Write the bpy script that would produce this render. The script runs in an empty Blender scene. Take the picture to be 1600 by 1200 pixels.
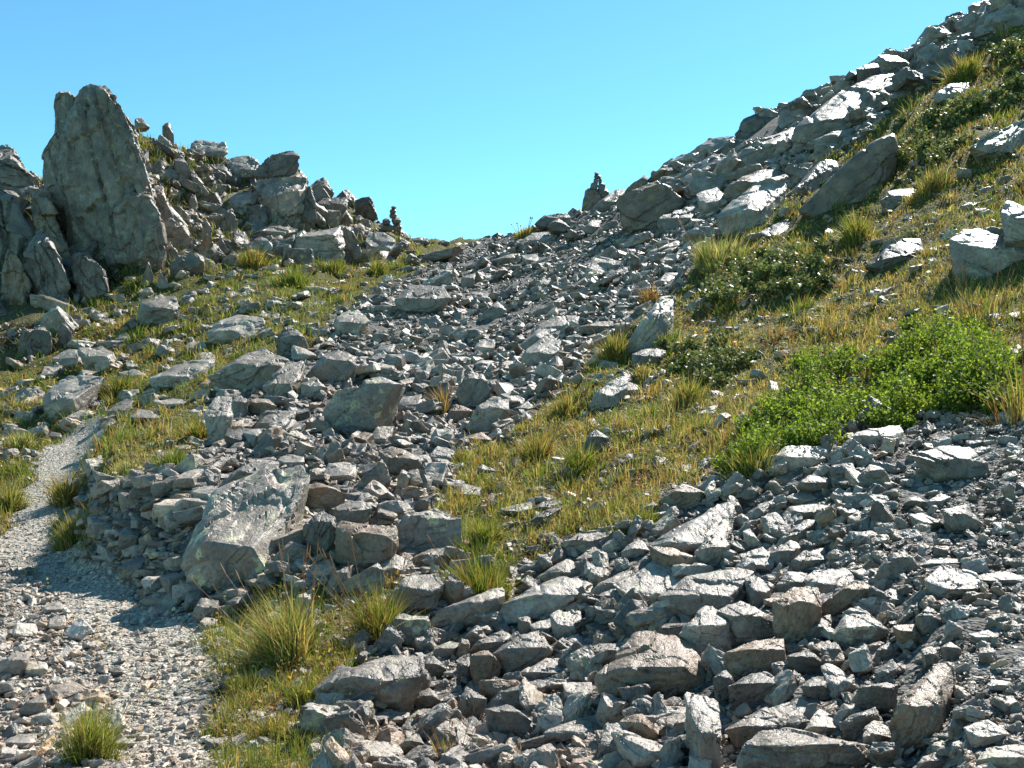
# A stony alpine slope: scree, turf, a footpath, a rock outcrop and two cairns under a clear sky.
import bpy, bmesh, math, random
import numpy as np
from mathutils import Vector, Matrix

rng = np.random.default_rng(11)
random.seed(11)
scene = bpy.context.scene
COL = scene.collection
F = 1505.0                      # focal length in pixels of the 1600 x 1200 photograph
SUN_AZ, SUN_EL = math.radians(39), math.radians(45)   # azimuth measured from straight ahead (+Y) towards +X

# ------------------------------------------------------------------ noise
def _hash(ix, iy, iz, seed):
    h = (ix * 374761393 + iy * 668265263 + iz * 2147483647 + seed * 144269504) & 0xFFFFFFFF
    h = ((h ^ (h >> 13)) * 1274126177) & 0xFFFFFFFF
    h = ((h ^ (h >> 15)) * 2246822519) & 0xFFFFFFFF
    return ((h ^ (h >> 16)) & 0xFFFFFF) / float(0xFFFFFF)

def vnoise(p, seed=0):
    p = np.asarray(p, dtype=np.float64)
    i = np.floor(p).astype(np.int64); f = p - i
    f = f * f * (3 - 2 * f)
    r = 0
    for dx in (0, 1):
        wx = f[:, 0] if dx else 1 - f[:, 0]
        for dy in (0, 1):
            wy = f[:, 1] if dy else 1 - f[:, 1]
            for dz in (0, 1):
                wz = f[:, 2] if dz else 1 - f[:, 2]
                r = r + wx * wy * wz * _hash(i[:, 0] + dx, i[:, 1] + dy, i[:, 2] + dz, seed)
    return r * 2 - 1

def fbm(p, seed=0, oct=4, gain=.5):
    a, r, t = 1.0, 0, 0
    p = np.asarray(p, dtype=np.float64)
    for o in range(oct):
        r = r + a * vnoise(p * (2 ** o) + 17.3 * o, seed + o); t += a; a *= gain
    return r / t

def n2(x, y, s, seed=0, oct=3):
    return fbm(np.stack([x * s, y * s, np.zeros_like(x) + .37], 1), seed, oct)

def inpoly(px, py, poly):
    poly = np.asarray(poly, dtype=float)
    x0, y0 = poly[:, 0], poly[:, 1]
    x1, y1 = np.roll(x0, -1), np.roll(y0, -1)
    c = np.zeros(px.shape, dtype=bool)
    for a, b, d, e in zip(x0, y0, x1, y1):
        if b == e: continue
        m = ((b > py) != (e > py)) & (px < (d - a) * (py - b) / (e - b) + a)
        c ^= m
    return c

def pts(s):
    return [tuple(float(q) for q in t.split(',')) for t in s.split()]

# ------------------------------------------------------------------ ground cover zones
PATH = pts("152,650 172,662 150,692 122,735 97,790 82,830 100,852 140,862 195,885 262,955 335,985 345,1040 335,1100 335,1200 338,1300 150,1300 180,1200 190,1100 172,1030 128,965 60,905 0,868 -60,860 -60,840 10,838 22,800 42,760 62,720 97,682 128,655")
LOOSE = pts("-1700,858 0,868 60,905 128,965 172,1030 190,1100 180,1200 150,1300 150,1500 -1700,1500")
SCREE = pts("132,745 200,752 240,740 300,715 318,690 325,630 365,600 440,560 500,545 510,500 560,470 640,432 700,395 760,372 830,345 920,310 1000,270 1100,235 1160,185 1340,100 1560,-15 1700,-90 1750,-40 1520,70 1450,130 1400,150 1360,200 1300,240 1250,290 1190,345 1100,375 1085,420 1055,460 1010,490 960,520 900,590 830,640 780,690 720,700 690,750 700,800 720,850 690,900 690,960 610,1010 560,990 520,960 420,940 330,950 300,960 262,955 195,885 135,862")
RUBBLE = pts("700,870 760,900 830,895 880,845 1000,835 1050,770 1130,735 1215,700 1340,672 1420,660 1540,640 1640,610 1750,600 3300,560 3300,1500 520,1500 525,1180 500,1090 600,1010 650,980")
CRAG = pts("-1700,240 60,240 200,190 300,215 480,235 560,310 640,365 640,400 540,412 420,412 300,420 250,425 180,420 120,490 100,540 60,565 -1700,580")
TURF = pts("338,1010 400,910 470,880 560,900 640,900 650,990 560,1030 500,1090 525,1180 520,1500 335,1500 335,1200 345,1040")

def zones(u, v, x, y):
    js = np.clip(13 / y, .6, 2.6)
    ju = (n2(x, y, 1.1, 21) * 22 + n2(x, y, 4.0, 22, 2) * 14) * js
    jv = (n2(x, y, 1.1, 23) * 14 + n2(x, y, 4.0, 24, 2) * 9) * js
    a, b = u + ju, v + jv
    z = np.zeros(u.shape, int)                      # 0 turf
    z[inpoly(a, b, CRAG)] = 4
    z[inpoly(a, b, SCREE)] = 1
    z[inpoly(a, b, RUBBLE)] = 2
    z[inpoly(a, b, TURF)] = 0
    z[inpoly(u + ju * .5, v + jv * .5, LOOSE)] = 5
    z[inpoly(u + ju * .8 + n2(x, y, 9.0, 27, 2) * 14 * js, v + jv * .8, PATH)] = 3
    return z

# ------------------------------------------------------------------ the lie of the land
# cross-sections of the valley: bearing, then (distance ahead, sight line) pairs from near to far
PROF = {
 -900: [(4, 1200), (6, 1000), (8.5, 880), (11.5, 780), (15, 680), (18, 620), (20.5, 560), (22.5, 500), (24.5, 420), (27, 330), (30, 265), (36, 300), (60, 460)],
 -100: [(4, 1200), (6, 1000), (8.5, 880), (11.5, 780), (15, 680), (18, 620), (20.5, 560), (22.5, 500), (24.5, 420), (27, 330), (30, 265), (36, 300), (60, 460)],
 0:    [(4, 1200), (6, 1000), (8.5, 880), (11.5, 780), (15, 680), (18, 620), (20.5, 560), (22.5, 500), (24.5, 420), (27, 330), (30, 270), (36, 300), (60, 460)],
 70:   [(4, 1200), (6, 1000), (8.5, 875), (11, 785), (14.2, 690), (17, 630), (20, 560), (22, 510), (24.5, 425), (27, 335), (30, 285), (36, 310), (60, 460)],
 130:  [(4, 1200), (6, 1000), (8.3, 875), (9.2, 845), (11.5, 760), (14, 690), (15.5, 645), (19, 585), (22, 520), (25, 430), (28, 320), (31, 275), (36, 300), (60, 460)],
 165:  [(4, 1200), (6, 1000), (8.0, 878), (8.2, 778), (8.8, 738), (11, 708), (14, 660), (16.5, 620), (19, 580), (22, 515), (25, 425), (28, 305), (31, 228), (36, 260), (60, 460)],
 200:  [(4, 1200), (6, 1000), (7.7, 893), (7.95, 775), (8.6, 732), (11, 702), (14, 645), (17, 600), (19.5, 560), (22, 510), (25, 425), (28, 300), (31, 200), (36, 250), (60, 460)],
 300:  [(4, 1200), (5.9, 1000), (6.9, 930), (7.25, 815), (8.2, 733), (10, 700), (13, 640), (16.5, 585), (20, 530), (22, 490), (26, 415), (28, 350), (30.5, 262), (31.5, 232), (36, 280), (60, 460)],
 370:  [(3.9, 1200), (5.3, 1040), (6.3, 955), (6.9, 850), (8.0, 765), (9.5, 720), (13, 635), (16.5, 570), (20, 515), (24, 450), (27, 405), (29, 350), (31, 285), (32.3, 246), (37, 290), (60, 460)],
 450:  [(3.8, 1200), (5.1, 1050), (6.0, 960), (6.5, 870), (7.6, 790), (8.8, 735), (12, 640), (16, 560), (20, 505), (25, 435), (28, 395), (30, 350), (32, 295), (33.3, 266), (38, 300), (60, 460)],
 550:  [(3.6, 1200), (5.0, 1050), (5.8, 965), (6.2, 900), (7.2, 820), (9, 745), (12, 655), (15.5, 570), (20, 505), (26, 440), (30, 398), (33, 356), (36, 322), (40, 342), (60, 460)],
 640:  [(3.6, 1200), (4.6, 1080), (5.4, 1000), (6.2, 910), (7.2, 835), (9, 755), (12, 660), (15.5, 570), (20, 505), (26, 442), (31, 405), (36, 380), (40, 376), (50, 420), (70, 500)],
 700:  [(3.6, 1200), (4.6, 1070), (5.4, 980), (6.3, 905), (7.3, 840), (9, 755), (12, 655), (16, 560), (20.5, 500), (26, 440), (31, 408), (37, 384), (41, 383), (50, 420), (70, 500)],
 760:  [(3.6, 1200), (5.2, 1000), (7.2, 850), (9, 752), (12, 650), (16.5, 550), (21, 490), (26, 435), (31, 402), (37, 376), (41, 378), (50, 420), (70, 500)],
 900:  [(3.4, 1200), (4.8, 1000), (6.6, 850), (8.3, 755), (11, 650), (15.2, 550), (21.5, 450), (28, 380), (33, 330), (37, 350), (60, 470)],
 1050: [(3.2, 1200), (4.4, 1000), (5.8, 850), (7, 780), (8.6, 700), (11.5, 600), (15.5, 500), (21, 400), (27, 320), (31.5, 268), (35, 290), (60, 460)],
 1200: [(3.0, 1200), (4.1, 1000), (5.4, 850), (6.8, 725), (10, 600), (13.3, 500), (17.5, 400), (22.5, 300), (28.5, 205), (31, 185), (35, 210), (60, 420)],
 1350: [(2.8, 1200), (3.8, 1000), (5, 850), (6.6, 705), (7.8, 650), (10, 560), (13.3, 450), (17, 350), (21.5, 250), (26.5, 155), (29, 118), (33, 140), (60, 400)],
 1500: [(2.6, 1200), (3.6, 1000), (4.8, 850), (6.5, 690), (7.2, 640), (9, 540), (11.5, 430), (15, 320), (19.5, 200), (24.5, 100), (28, 42), (32, 70), (60, 380)],
 1650: [(2.5, 1200), (3.4, 1000), (4.6, 850), (6.2, 680), (8.2, 540), (10.5, 420), (14, 300), (18, 180), (23.5, 50), (28, -50), (32, -20), (60, 340)],
 1900: [(2.3, 1200), (3.2, 1000), (4.4, 840), (5.8, 670), (7.6, 530), (9.8, 400), (13, 260), (17, 110), (22.5, -50), (27, -170), (31, -140), (60, 300)],
 2600: [(2.1, 1200), (3.0, 1000), (4.0, 830), (5.2, 650), (7, 500), (9, 350), (12, 190), (16, 10), (21.5, -180), (26, -330), (30, -300), (60, 250)],
}
NY, Y0, Y1 = 420, 2.0, 110.0
YG = np.exp(np.linspace(math.log(Y0), math.log(Y1), NY))
U0, U1, DU = -1600.0, 3200.0, 5.0
UG = np.arange(U0, U1 + DU, DU)

def smooth1(a, sig, axis):
    r = int(sig * 3 + 1); k = np.exp(-.5 * (np.arange(-r, r + 1) / sig) ** 2); k /= k.sum()
    pad = [(0, 0)] * a.ndim; pad[axis] = (r, r)
    b = np.pad(a, pad, mode='edge')
    return np.apply_along_axis(lambda v: np.convolve(v, k, 'valid'), axis, b)

keys = sorted(PROF)
tab = []
for k in keys:
    pr = PROF[k]
    ys = np.array([p[0] for p in pr], float); zs = np.array([(600 - p[1]) / F * p[0] for p in pr])
    tab.append(np.interp(np.log(YG), np.log(ys), zs))
tab = smooth1(np.array(tab), 2.2, 1)
ZT = np.array([np.interp(UG, keys, tab[:, j]) for j in range(NY)]).T
ZT = smooth1(ZT, 4.0, 0)
# small relief
uu, yy = np.meshgrid(UG, YG, indexing='ij')
xx = (uu - 800) / F * yy
amp = np.clip(.02 + yy * .006, .02, .16)
rel = n2(xx.ravel(), yy.ravel(), .55, 3, 4).reshape(xx.shape) * amp * 1.4
rel += n2(xx.ravel(), yy.ravel(), 2.2, 9, 3).reshape(xx.shape) * amp * .45
ZT = ZT + rel
VT = 600 - F * ZT / yy
hum = zones(uu.ravel(), VT.ravel(), xx.ravel(), yy.ravel()).reshape(xx.shape) == 0
hum = smooth1(hum.astype(float), 2, 0)
hn = n2(xx.ravel(), yy.ravel(), 1.9, 41, 3).reshape(xx.shape)
ZT = ZT + hum * (np.maximum(hn, -.1) * .22 + n2(xx.ravel(), yy.ravel(), 4.5, 43, 2).reshape(xx.shape) * .05) * np.clip(yy / 12, .35, 1.2)
BLOCKY = pts("650,1000 700,950 760,910 880,860 1000,850 1090,790 1200,740 1330,800 1390,900 1440,960 1470,1050 1500,1200 1500,1330 560,1330 560,1150")
def blocky(u, v):
    u = np.asarray(u, float); v = np.asarray(v, float)
    return inpoly(u, v, BLOCKY)
msk = smooth1(smooth1(blocky(uu.ravel(), (600 - F * ZT / yy).ravel()).reshape(uu.shape).astype(float), 4, 0), 3, 1)
ZT = ZT - msk * .09
VT = 600 - F * ZT / yy
VM = np.minimum.accumulate(VT, axis=1)

def H(x, y):
    x = np.atleast_1d(np.asarray(x, float)); y = np.atleast_1d(np.asarray(y, float))
    yc = np.clip(y, Y0, Y1 * .999)
    u = np.clip(800 + F * x / yc, U0, U1 - DU * 1.01)
    a = (u - U0) / DU; i = a.astype(int); fa = a - i
    b = (np.log(yc) - math.log(Y0)) / (math.log(Y1) - math.log(Y0)) * (NY - 1)
    j = np.clip(b.astype(int), 0, NY - 2); fb = b - j
    return (ZT[i, j] * (1 - fa) * (1 - fb) + ZT[i + 1, j] * fa * (1 - fb) + ZT[i, j + 1] * (1 - fa) * fb + ZT[i + 1, j + 1] * fa * fb)

def hit(u, v):
    """distance ahead at which the sight line (u, v) first meets the ground; the crest if it passes above"""
    i = int(np.clip((u - U0) / DU, 0, len(UG) - 1))
    w = np.where(VT[i] <= v)[0]
    j = w[0] if len(w) else int(np.argmin(VT[i][:-60]))
    return YG[j]

def sight(x, y, z):
    return 800 + F * x / y, 600 - F * z / y

# ------------------------------------------------------------------ materials
def nt(name):
    m = bpy.data.materials.new(name); m.use_nodes = True
    t = m.node_tree; t.nodes.clear()
    return m, t

def node(t, kind, **kw):
    n = t.nodes.new(kind)
    for k, v in kw.items():
        if k.startswith('_'): setattr(n, k[1:], v)
        else: n.inputs[k.replace('__', ' ')].default_value = v
    return n

def ramp(t, stops, interp='LINEAR'):
    r = t.nodes.new('ShaderNodeValToRGB'); e = r.color_ramp; e.interpolation = interp
    while len(e.elements) < len(stops): e.elements.new(.5)
    for el, (p, c) in zip(e.elements, stops):
        el.position = p; el.color = (*c, 1) if len(c) == 3 else c
    return r

def mixc(t, blend, fac, a, b):
    n = t.nodes.new('ShaderNodeMix'); n.data_type = 'RGBA'; n.blend_type = blend; n.clamp_factor = True
    for sock, val in ((n.inputs[0], fac), (n.inputs[6], a), (n.inputs[7], b)):
        if hasattr(val, 'is_output'): t.links.new(val, sock)
        elif isinstance(val, (int, float)): sock.default_value = val
        else: sock.default_value = (*val, 1)
    return n.outputs[2]

def math_(t, op, a, b=None, clamp=False):
    n = t.nodes.new('ShaderNodeMath'); n.operation = op; n.use_clamp = clamp
    for s, v in zip(n.inputs, (a, b)):
        if v is None: continue
        if hasattr(v, 'is_output'): t.links.new(v, s)
        else: s.default_value = v
    return n.outputs[0]

def noise_tex(t, vec, scale, detail=4, rough=.6, dist=0):
    n = node(t, 'ShaderNodeTexNoise', Scale=scale, Detail=detail, Roughness=rough, Distortion=dist)
    if vec is not None: t.links.new(vec, n.inputs['Vector'])
    return n.outputs['Fac']

def rock_material():
    m, t = nt('schist')
    L = t.links.new
    at = node(t, 'ShaderNodeAttribute', _attribute_name='grain'); g = at.outputs['Vector']
    ti = node(t, 'ShaderNodeAttribute', _attribute_name='tint')
    sep = t.nodes.new('ShaderNodeSeparateColor'); L(ti.outputs['Color'], sep.inputs[0])
    bri, warm, lich = sep.outputs
    st = node(t, 'ShaderNodeVectorMath', _operation='MULTIPLY'); L(g, st.inputs[0]); st.inputs[1].default_value = (1.0, 1.3, 4.6)
    layer = noise_tex(t, st.outputs[0], 5.0, 5, .65, .4)
    blot = noise_tex(t, g, 3.2, 6, .62)
    speck = noise_tex(t, g, 42, 3, .7)
    fine = noise_tex(t, g, 130, 2, .7)
    base = ramp(t, [(.25, (.108, .094, .079)), (.5, (.212, .184, .154)), (.75, (.365, .318, .265))]); L(blot, base.inputs[0])
    lay = ramp(t, [(.32, (.6, .6, .61)), (.52, (1.0, 1, 1)), (.75, (1.15, 1.14, 1.12))]); L(layer, lay.inputs[0])
    c = mixc(t, 'MULTIPLY', .42, base.outputs[0], lay.outputs[0])
    sp = ramp(t, [(.34, (.62, .62, .63)), (.5, (1, 1, 1)), (.7, (1.35, 1.33, 1.3))]); L(speck, sp.inputs[0])
    c = mixc(t, 'MULTIPLY', .8, c, sp.outputs[0])
    wn = noise_tex(t, g, 2.0, 4, .6)
    wfac = math_(t, 'MULTIPLY', warm, math_(t, 'MULTIPLY', wn, 1.7), True)
    c = mixc(t, 'MULTIPLY', wfac, c, (1.18, .86, .60))
    # lichen
    ln = noise_tex(t, g, 5.5, 7, .72)
    lf = ramp(t, [(.56, (0, 0, 0)), (.61, (1, 1, 1))]); L(ln, lf.inputs[0])
    lfac = math_(t, 'MULTIPLY', lf.outputs[0], lich, True)
    lc = ramp(t, [(.35, (.36, .33, .12)), (.6, (.50, .465, .33)), (.7, (.22, .21, .19))]); L(speck, lc.inputs[0])
    c = mixc(t, 'MIX', lfac, c, lc.outputs[0])
    # small black crustose spots
    bl = noise_tex(t, g, 17, 4, .6); bf = ramp(t, [(.63, (0, 0, 0)), (.68, (1, 1, 1))]); L(bl, bf.inputs[0])
    c = mixc(t, 'MULTIPLY', math_(t, 'MULTIPLY', bf.outputs[0], .5), c, (.45, .45, .44))
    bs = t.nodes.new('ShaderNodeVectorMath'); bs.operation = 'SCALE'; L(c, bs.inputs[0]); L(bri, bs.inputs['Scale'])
    p = node(t, 'ShaderNodeBsdfPrincipled', Roughness=.62)
    p.inputs['Specular IOR Level'].default_value = .45
    L(bs.outputs[0], p.inputs['Base Color'])
    rr = ramp(t, [(.35, (.34, .34, .34)), (.65, (.62, .62, .62))]); L(speck, rr.inputs[0]); L(rr.outputs[0], p.inputs['Roughness'])
    h = math_(t, 'ADD', math_(t, 'MULTIPLY', layer, .55), math_(t, 'ADD', math_(t, 'MULTIPLY', speck, .35), math_(t, 'ADD', math_(t, 'MULTIPLY', fine, .14), math_(t, 'MULTIPLY', blot, 1.2))))
    b = node(t, 'ShaderNodeBump', Strength=.7, Distance=.03); L(h, b.inputs['Height']); L(b.outputs[0], p.inputs['Normal'])
    o = t.nodes.new('ShaderNodeOutputMaterial'); L(p.outputs[0], o.inputs[0])
    return m

def ground_material():
    m, t = nt('stony_soil'); L = t.links.new
    co = t.nodes.new('ShaderNodeNewGeometry').outputs['Position']
    z = node(t, 'ShaderNodeAttribute', _attribute_name='cover')
    sep = t.nodes.new('ShaderNodeSeparateColor'); L(z.outputs['Color'], sep.inputs[0])
    turf, gravel, _ = sep.outputs
    vor = node(t, 'ShaderNodeTexVoronoi', Scale=22.0); L(co, vor.inputs['Vector'])
    vo2 = node(t, 'ShaderNodeTexVoronoi', Scale=55.0); L(co, vo2.inputs['Vector'])
    n1 = noise_tex(t, co, 1.3, 6, .65); n3 = noise_tex(t, co, 9, 5, .7); n4 = noise_tex(t, co, 45, 3, .7)
    hs = t.nodes.new('ShaderNodeSeparateColor'); L(vor.outputs['Color'], hs.inputs[0])
    peb = ramp(t, [(0, (.06, .057, .052)), (.5, (.125, .118, .107)), (1, (.24, .225, .2))]); L(hs.outputs[0], peb.inputs[0])
    tc = ramp(t, [(.28, (.03, .027, .014)), (.42, (.055, .065, .016)), (.55, (.10, .09, .026)), (.72, (.17, .125, .055))]); L(n3, tc.inputs[0])
    t2 = ramp(t, [(.3, (.85, 1.05, .6)), (.5, (1.1, 1, .9)), (.66, (1.5, 1.0, .62))]); L(n1, t2.inputs[0])
    tcol = mixc(t, 'MULTIPLY', .8, tc.outputs[0], t2.outputs[0])
    c = mixc(t, 'MIX', turf, peb.outputs[0], tcol)
    hs2 = t.nodes.new('ShaderNodeSeparateColor'); L(vo2.outputs['Color'], hs2.inputs[0])
    gr = ramp(t, [(0, (.18, .162, .132)), (.5, (.31, .28, .23)), (1, (.48, .44, .37))]); L(hs2.outputs[0], gr.inputs[0])
    c = mixc(t, 'MIX', gravel, c, gr.outputs[0])
    sp = ramp(t, [(.35, (.7, .7, .7)), (.55, (1, 1, 1)), (.7, (1.25, 1.25, 1.25))]); L(n4, sp.inputs[0])
    c = mixc(t, 'MULTIPLY', .7, c, sp.outputs[0])
    p = node(t, 'ShaderNodeBsdfPrincipled', Roughness=.9); L(c, p.inputs['Base Color'])
    p.inputs['Specular IOR Level'].default_value = .2
    h = math_(t, 'ADD', math_(t, 'MULTIPLY', vor.outputs['Distance'], -1.0), math_(t, 'ADD', math_(t, 'MULTIPLY', n3, 1.0), math_(t, 'MULTIPLY', vo2.outputs['Distance'], -.5)))
    b = node(t, 'ShaderNodeBump', Strength=.8, Distance=.04); L(h, b.inputs['Height']); L(b.outputs[0], p.inputs['Normal'])
    o = t.nodes.new('ShaderNodeOutputMaterial'); L(p.outputs[0], o.inputs[0])
    return m

def leaf_material(name, rough, spec, trans, sheen=False):
    m, t = nt(name); L = t.links.new
    a = node(t, 'ShaderNodeAttribute', _attribute_name='blade')
    p = node(t, 'ShaderNodeBsdfPrincipled', Roughness=rough); p.inputs['Specular IOR Level'].default_value = spec
    L(a.outputs['Color'], p.inputs['Base Color'])
    tr = t.nodes.new('ShaderNodeBsdfTranslucent')
    tc = mixc(t, 'MULTIPLY', 1.0, a.outputs['Color'], (1.25, 1.2, .75)); L(tc, tr.inputs[0])
    mx = t.nodes.new('ShaderNodeMixShader'); mx.inputs[0].default_value = trans
    L(p.outputs[0], mx.inputs[1]); L(tr.outputs[0], mx.inputs[2])
    o = t.nodes.new('ShaderNodeOutputMaterial'); L(mx.outputs[0], o.inputs[0])
    return m

def plain_material(name, c, rough=.8):
    m, t = nt(name); L = t.links.new
    co = t.nodes.new('ShaderNodeNewGeometry').outputs['Position']
    n = noise_tex(t, co, 30, 3)
    r = ramp(t, [(.3, tuple(q * .6 for q in c)), (.7, tuple(q * 1.4 for q in c))]); L(n, r.inputs[0])
    p = node(t, 'ShaderNodeBsdfPrincipled', Roughness=rough); L(r.outputs[0], p.inputs['Base Color'])
    o = t.nodes.new('ShaderNodeOutputMaterial'); L(p.outputs[0], o.inputs[0])
    return m

M_ROCK = rock_material(); M_GROUND = ground_material()
M_GRASS = leaf_material('grass_blades', .5, .35, .42)
M_LEAF = leaf_material('bilberry_leaves', .55, .3, .5)
M_GLOSS = leaf_material('leathery_leaves', .5, .5, .3)
M_HERB = leaf_material('herb_leaves', .6, .25, .35)
M_STEM = plain_material('woody_stem', (.14, .09, .055))

# ------------------------------------------------------------------ mesh helpers
def mesh_np(name, V, faces_flat, nper, mat, attrs=None, smooth=False):
    """V (n,3), triangles or quads as a flat index array"""
    me = bpy.data.meshes.new(name)
    V = np.ascontiguousarray(V, dtype=np.float32); faces_flat = np.ascontiguousarray(faces_flat, dtype=np.int32)
    nf = len(faces_flat) // nper
    me.vertices.add(len(V)); me.vertices.foreach_set('co', V.ravel())
    me.loops.add(len(faces_flat)); me.loops.foreach_set('vertex_index', faces_flat)
    me.polygons.add(nf); me.polygons.foreach_set('loop_start', np.arange(0, nf * nper, nper, dtype=np.int32))
    me.polygons.foreach_set('use_smooth', np.full(nf, smooth, dtype=bool))
    me.materials.append(mat)
    me.update(calc_edges=True)
    for k, (typ, arr) in (attrs or {}).items():
        a = me.attributes.new(k, typ, 'POINT')
        if typ == 'FLOAT_COLOR':
            arr = np.concatenate([arr, np.ones((len(arr), 1))], 1); a.data.foreach_set('color', np.ascontiguousarray(arr, dtype=np.float32).ravel())
        else:
            a.data.foreach_set('vector', np.ascontiguousarray(arr, dtype=np.float32).ravel())
    return me

def link(name, me, loc=(0, 0, 0), parent=None, label=None, cat=None, group=None, kind=None):
    o = bpy.data.objects.new(name, me); COL.objects.link(o); o.location = loc
    if parent: o.parent = parent
    if label: o['label'] = label
    if cat: o['category'] = cat
    if group: o['group'] = group
    if kind: o['kind'] = kind
    return o

# ------------------------------------------------------------------ rocks
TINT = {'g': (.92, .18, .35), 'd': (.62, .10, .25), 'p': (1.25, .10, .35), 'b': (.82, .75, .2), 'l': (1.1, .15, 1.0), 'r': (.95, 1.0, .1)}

def hull_bm(P):
    bm = bmesh.new()
    for p in P: bm.verts.new(p)
    r = bmesh.ops.convex_hull(bm, input=bm.verts[:])
    junk = [g for g in r['geom_interior'] + r['geom_unused'] if isinstance(g, bmesh.types.BMVert) and g.is_valid]
    bmesh.ops.delete(bm, geom=list(set(junk)), context='VERTS')
    return bm

def refine(bm, size, edge, bev):
    bmesh.ops.dissolve_limit(bm, angle_limit=math.radians(6), verts=bm.verts[:], edges=bm.edges[:])
    es = [e for e in bm.edges if len(e.link_faces) == 2 and e.calc_face_angle(0) > .3]
    if bev > 0 and es:
        bmesh.ops.bevel(bm, geom=es, offset=bev, segments=1, affect='EDGES', clamp_overlap=True)
    bmesh.ops.triangulate(bm, faces=bm.faces[:])
    for k in range(6):
        es = [e for e in bm.edges if e.calc_length() > edge]
        if not es or len(bm.verts) > 9000: break
        bmesh.ops.subdivide_edges(bm, edges=es, cuts=1, use_grid_fill=False)
        bmesh.ops.triangulate(bm, faces=[f for f in bm.faces if len(f.verts) > 3])
    bmesh.ops.recalc_face_normals(bm, faces=bm.faces[:])
    bm.normal_update()

def bm_arrays(bm):
    V = np.array([v.co[:] for v in bm.verts]); N = np.array([v.normal[:] for v in bm.verts])
    bm.verts.index_update()
    T = np.array([[v.index for v in f.verts] for f in bm.faces], dtype=np.int32)
    return V, N, T

def axes_of(V2):
    """long axis direction in the X-Z plane of an outline"""
    c = V2 - V2.mean(0); w, e = np.linalg.eigh(c.T @ c); d = e[:, 1]
    if d[0] < 0: d = -d
    return d, math.sqrt(max(w[1], 1e-9) / max(w[0], 1e-9))

def roughen(V, N, G, size, seed, k=1.0, facets=1.0):
    """chip, ledge and crack a rock along its bedding (third axis of G)"""
    q = G / size
    off = rng.uniform(-50, 50, 3)
    d = .022 * fbm(q * 2.2 + off, seed, 4)
    # broken facets: cells, each cut at its own slight tilt
    rs = np.random.default_rng(seed); lo, hi = q.min(0), q.max(0)
    st = np.array([.75, .9, 1.5])
    for ns, am in ((int(14 * facets), .075), (int(60 * facets), .03)):
        sd = rs.uniform(lo, hi, (ns, 3)); best = np.full(len(q), 1e9); cell = np.zeros(len(q), int)
        qw = q + .04 * np.stack([vnoise(q * 5 + off, seed + 3), vnoise(q * 5 + off, seed + 4), vnoise(q * 5 + off, seed + 5)], 1)
        for c_ in range(ns):
            dd_ = (((qw - sd[c_]) * st) ** 2).sum(1); w_ = dd_ < best
            best[w_] = dd_[w_]; cell[w_] = c_
        tl = rs.normal(0, 1.1, (ns, 3)); of = rs.uniform(-1, .6, ns)
        d += am * np.clip(of[cell] + ((q - sd[cell]) * tl[cell]).sum(1) * 1.6, -1.5, 1.2) * .6
    lay = fbm(q * np.array([1.6, 1.6, 7.0]) + off, seed + 50, 3)
    d += .04 * (np.floor(lay * 3.2) / 3.2)
    cr = np.abs(fbm(q * np.array([1.2, 1.2, 4.2]) + off * 1.3, seed + 90, 2))
    d -= .045 * np.clip(1 - cr * 16, 0, 1)
    d += .022 * fbm(q * 9 + off, seed + 70, 3)
    d += .012 * (1 - 2 * np.abs(fbm(q * 3.4 - off, seed + 30, 3)))
    return V + N * (d * size * k)[:, None]

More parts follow.
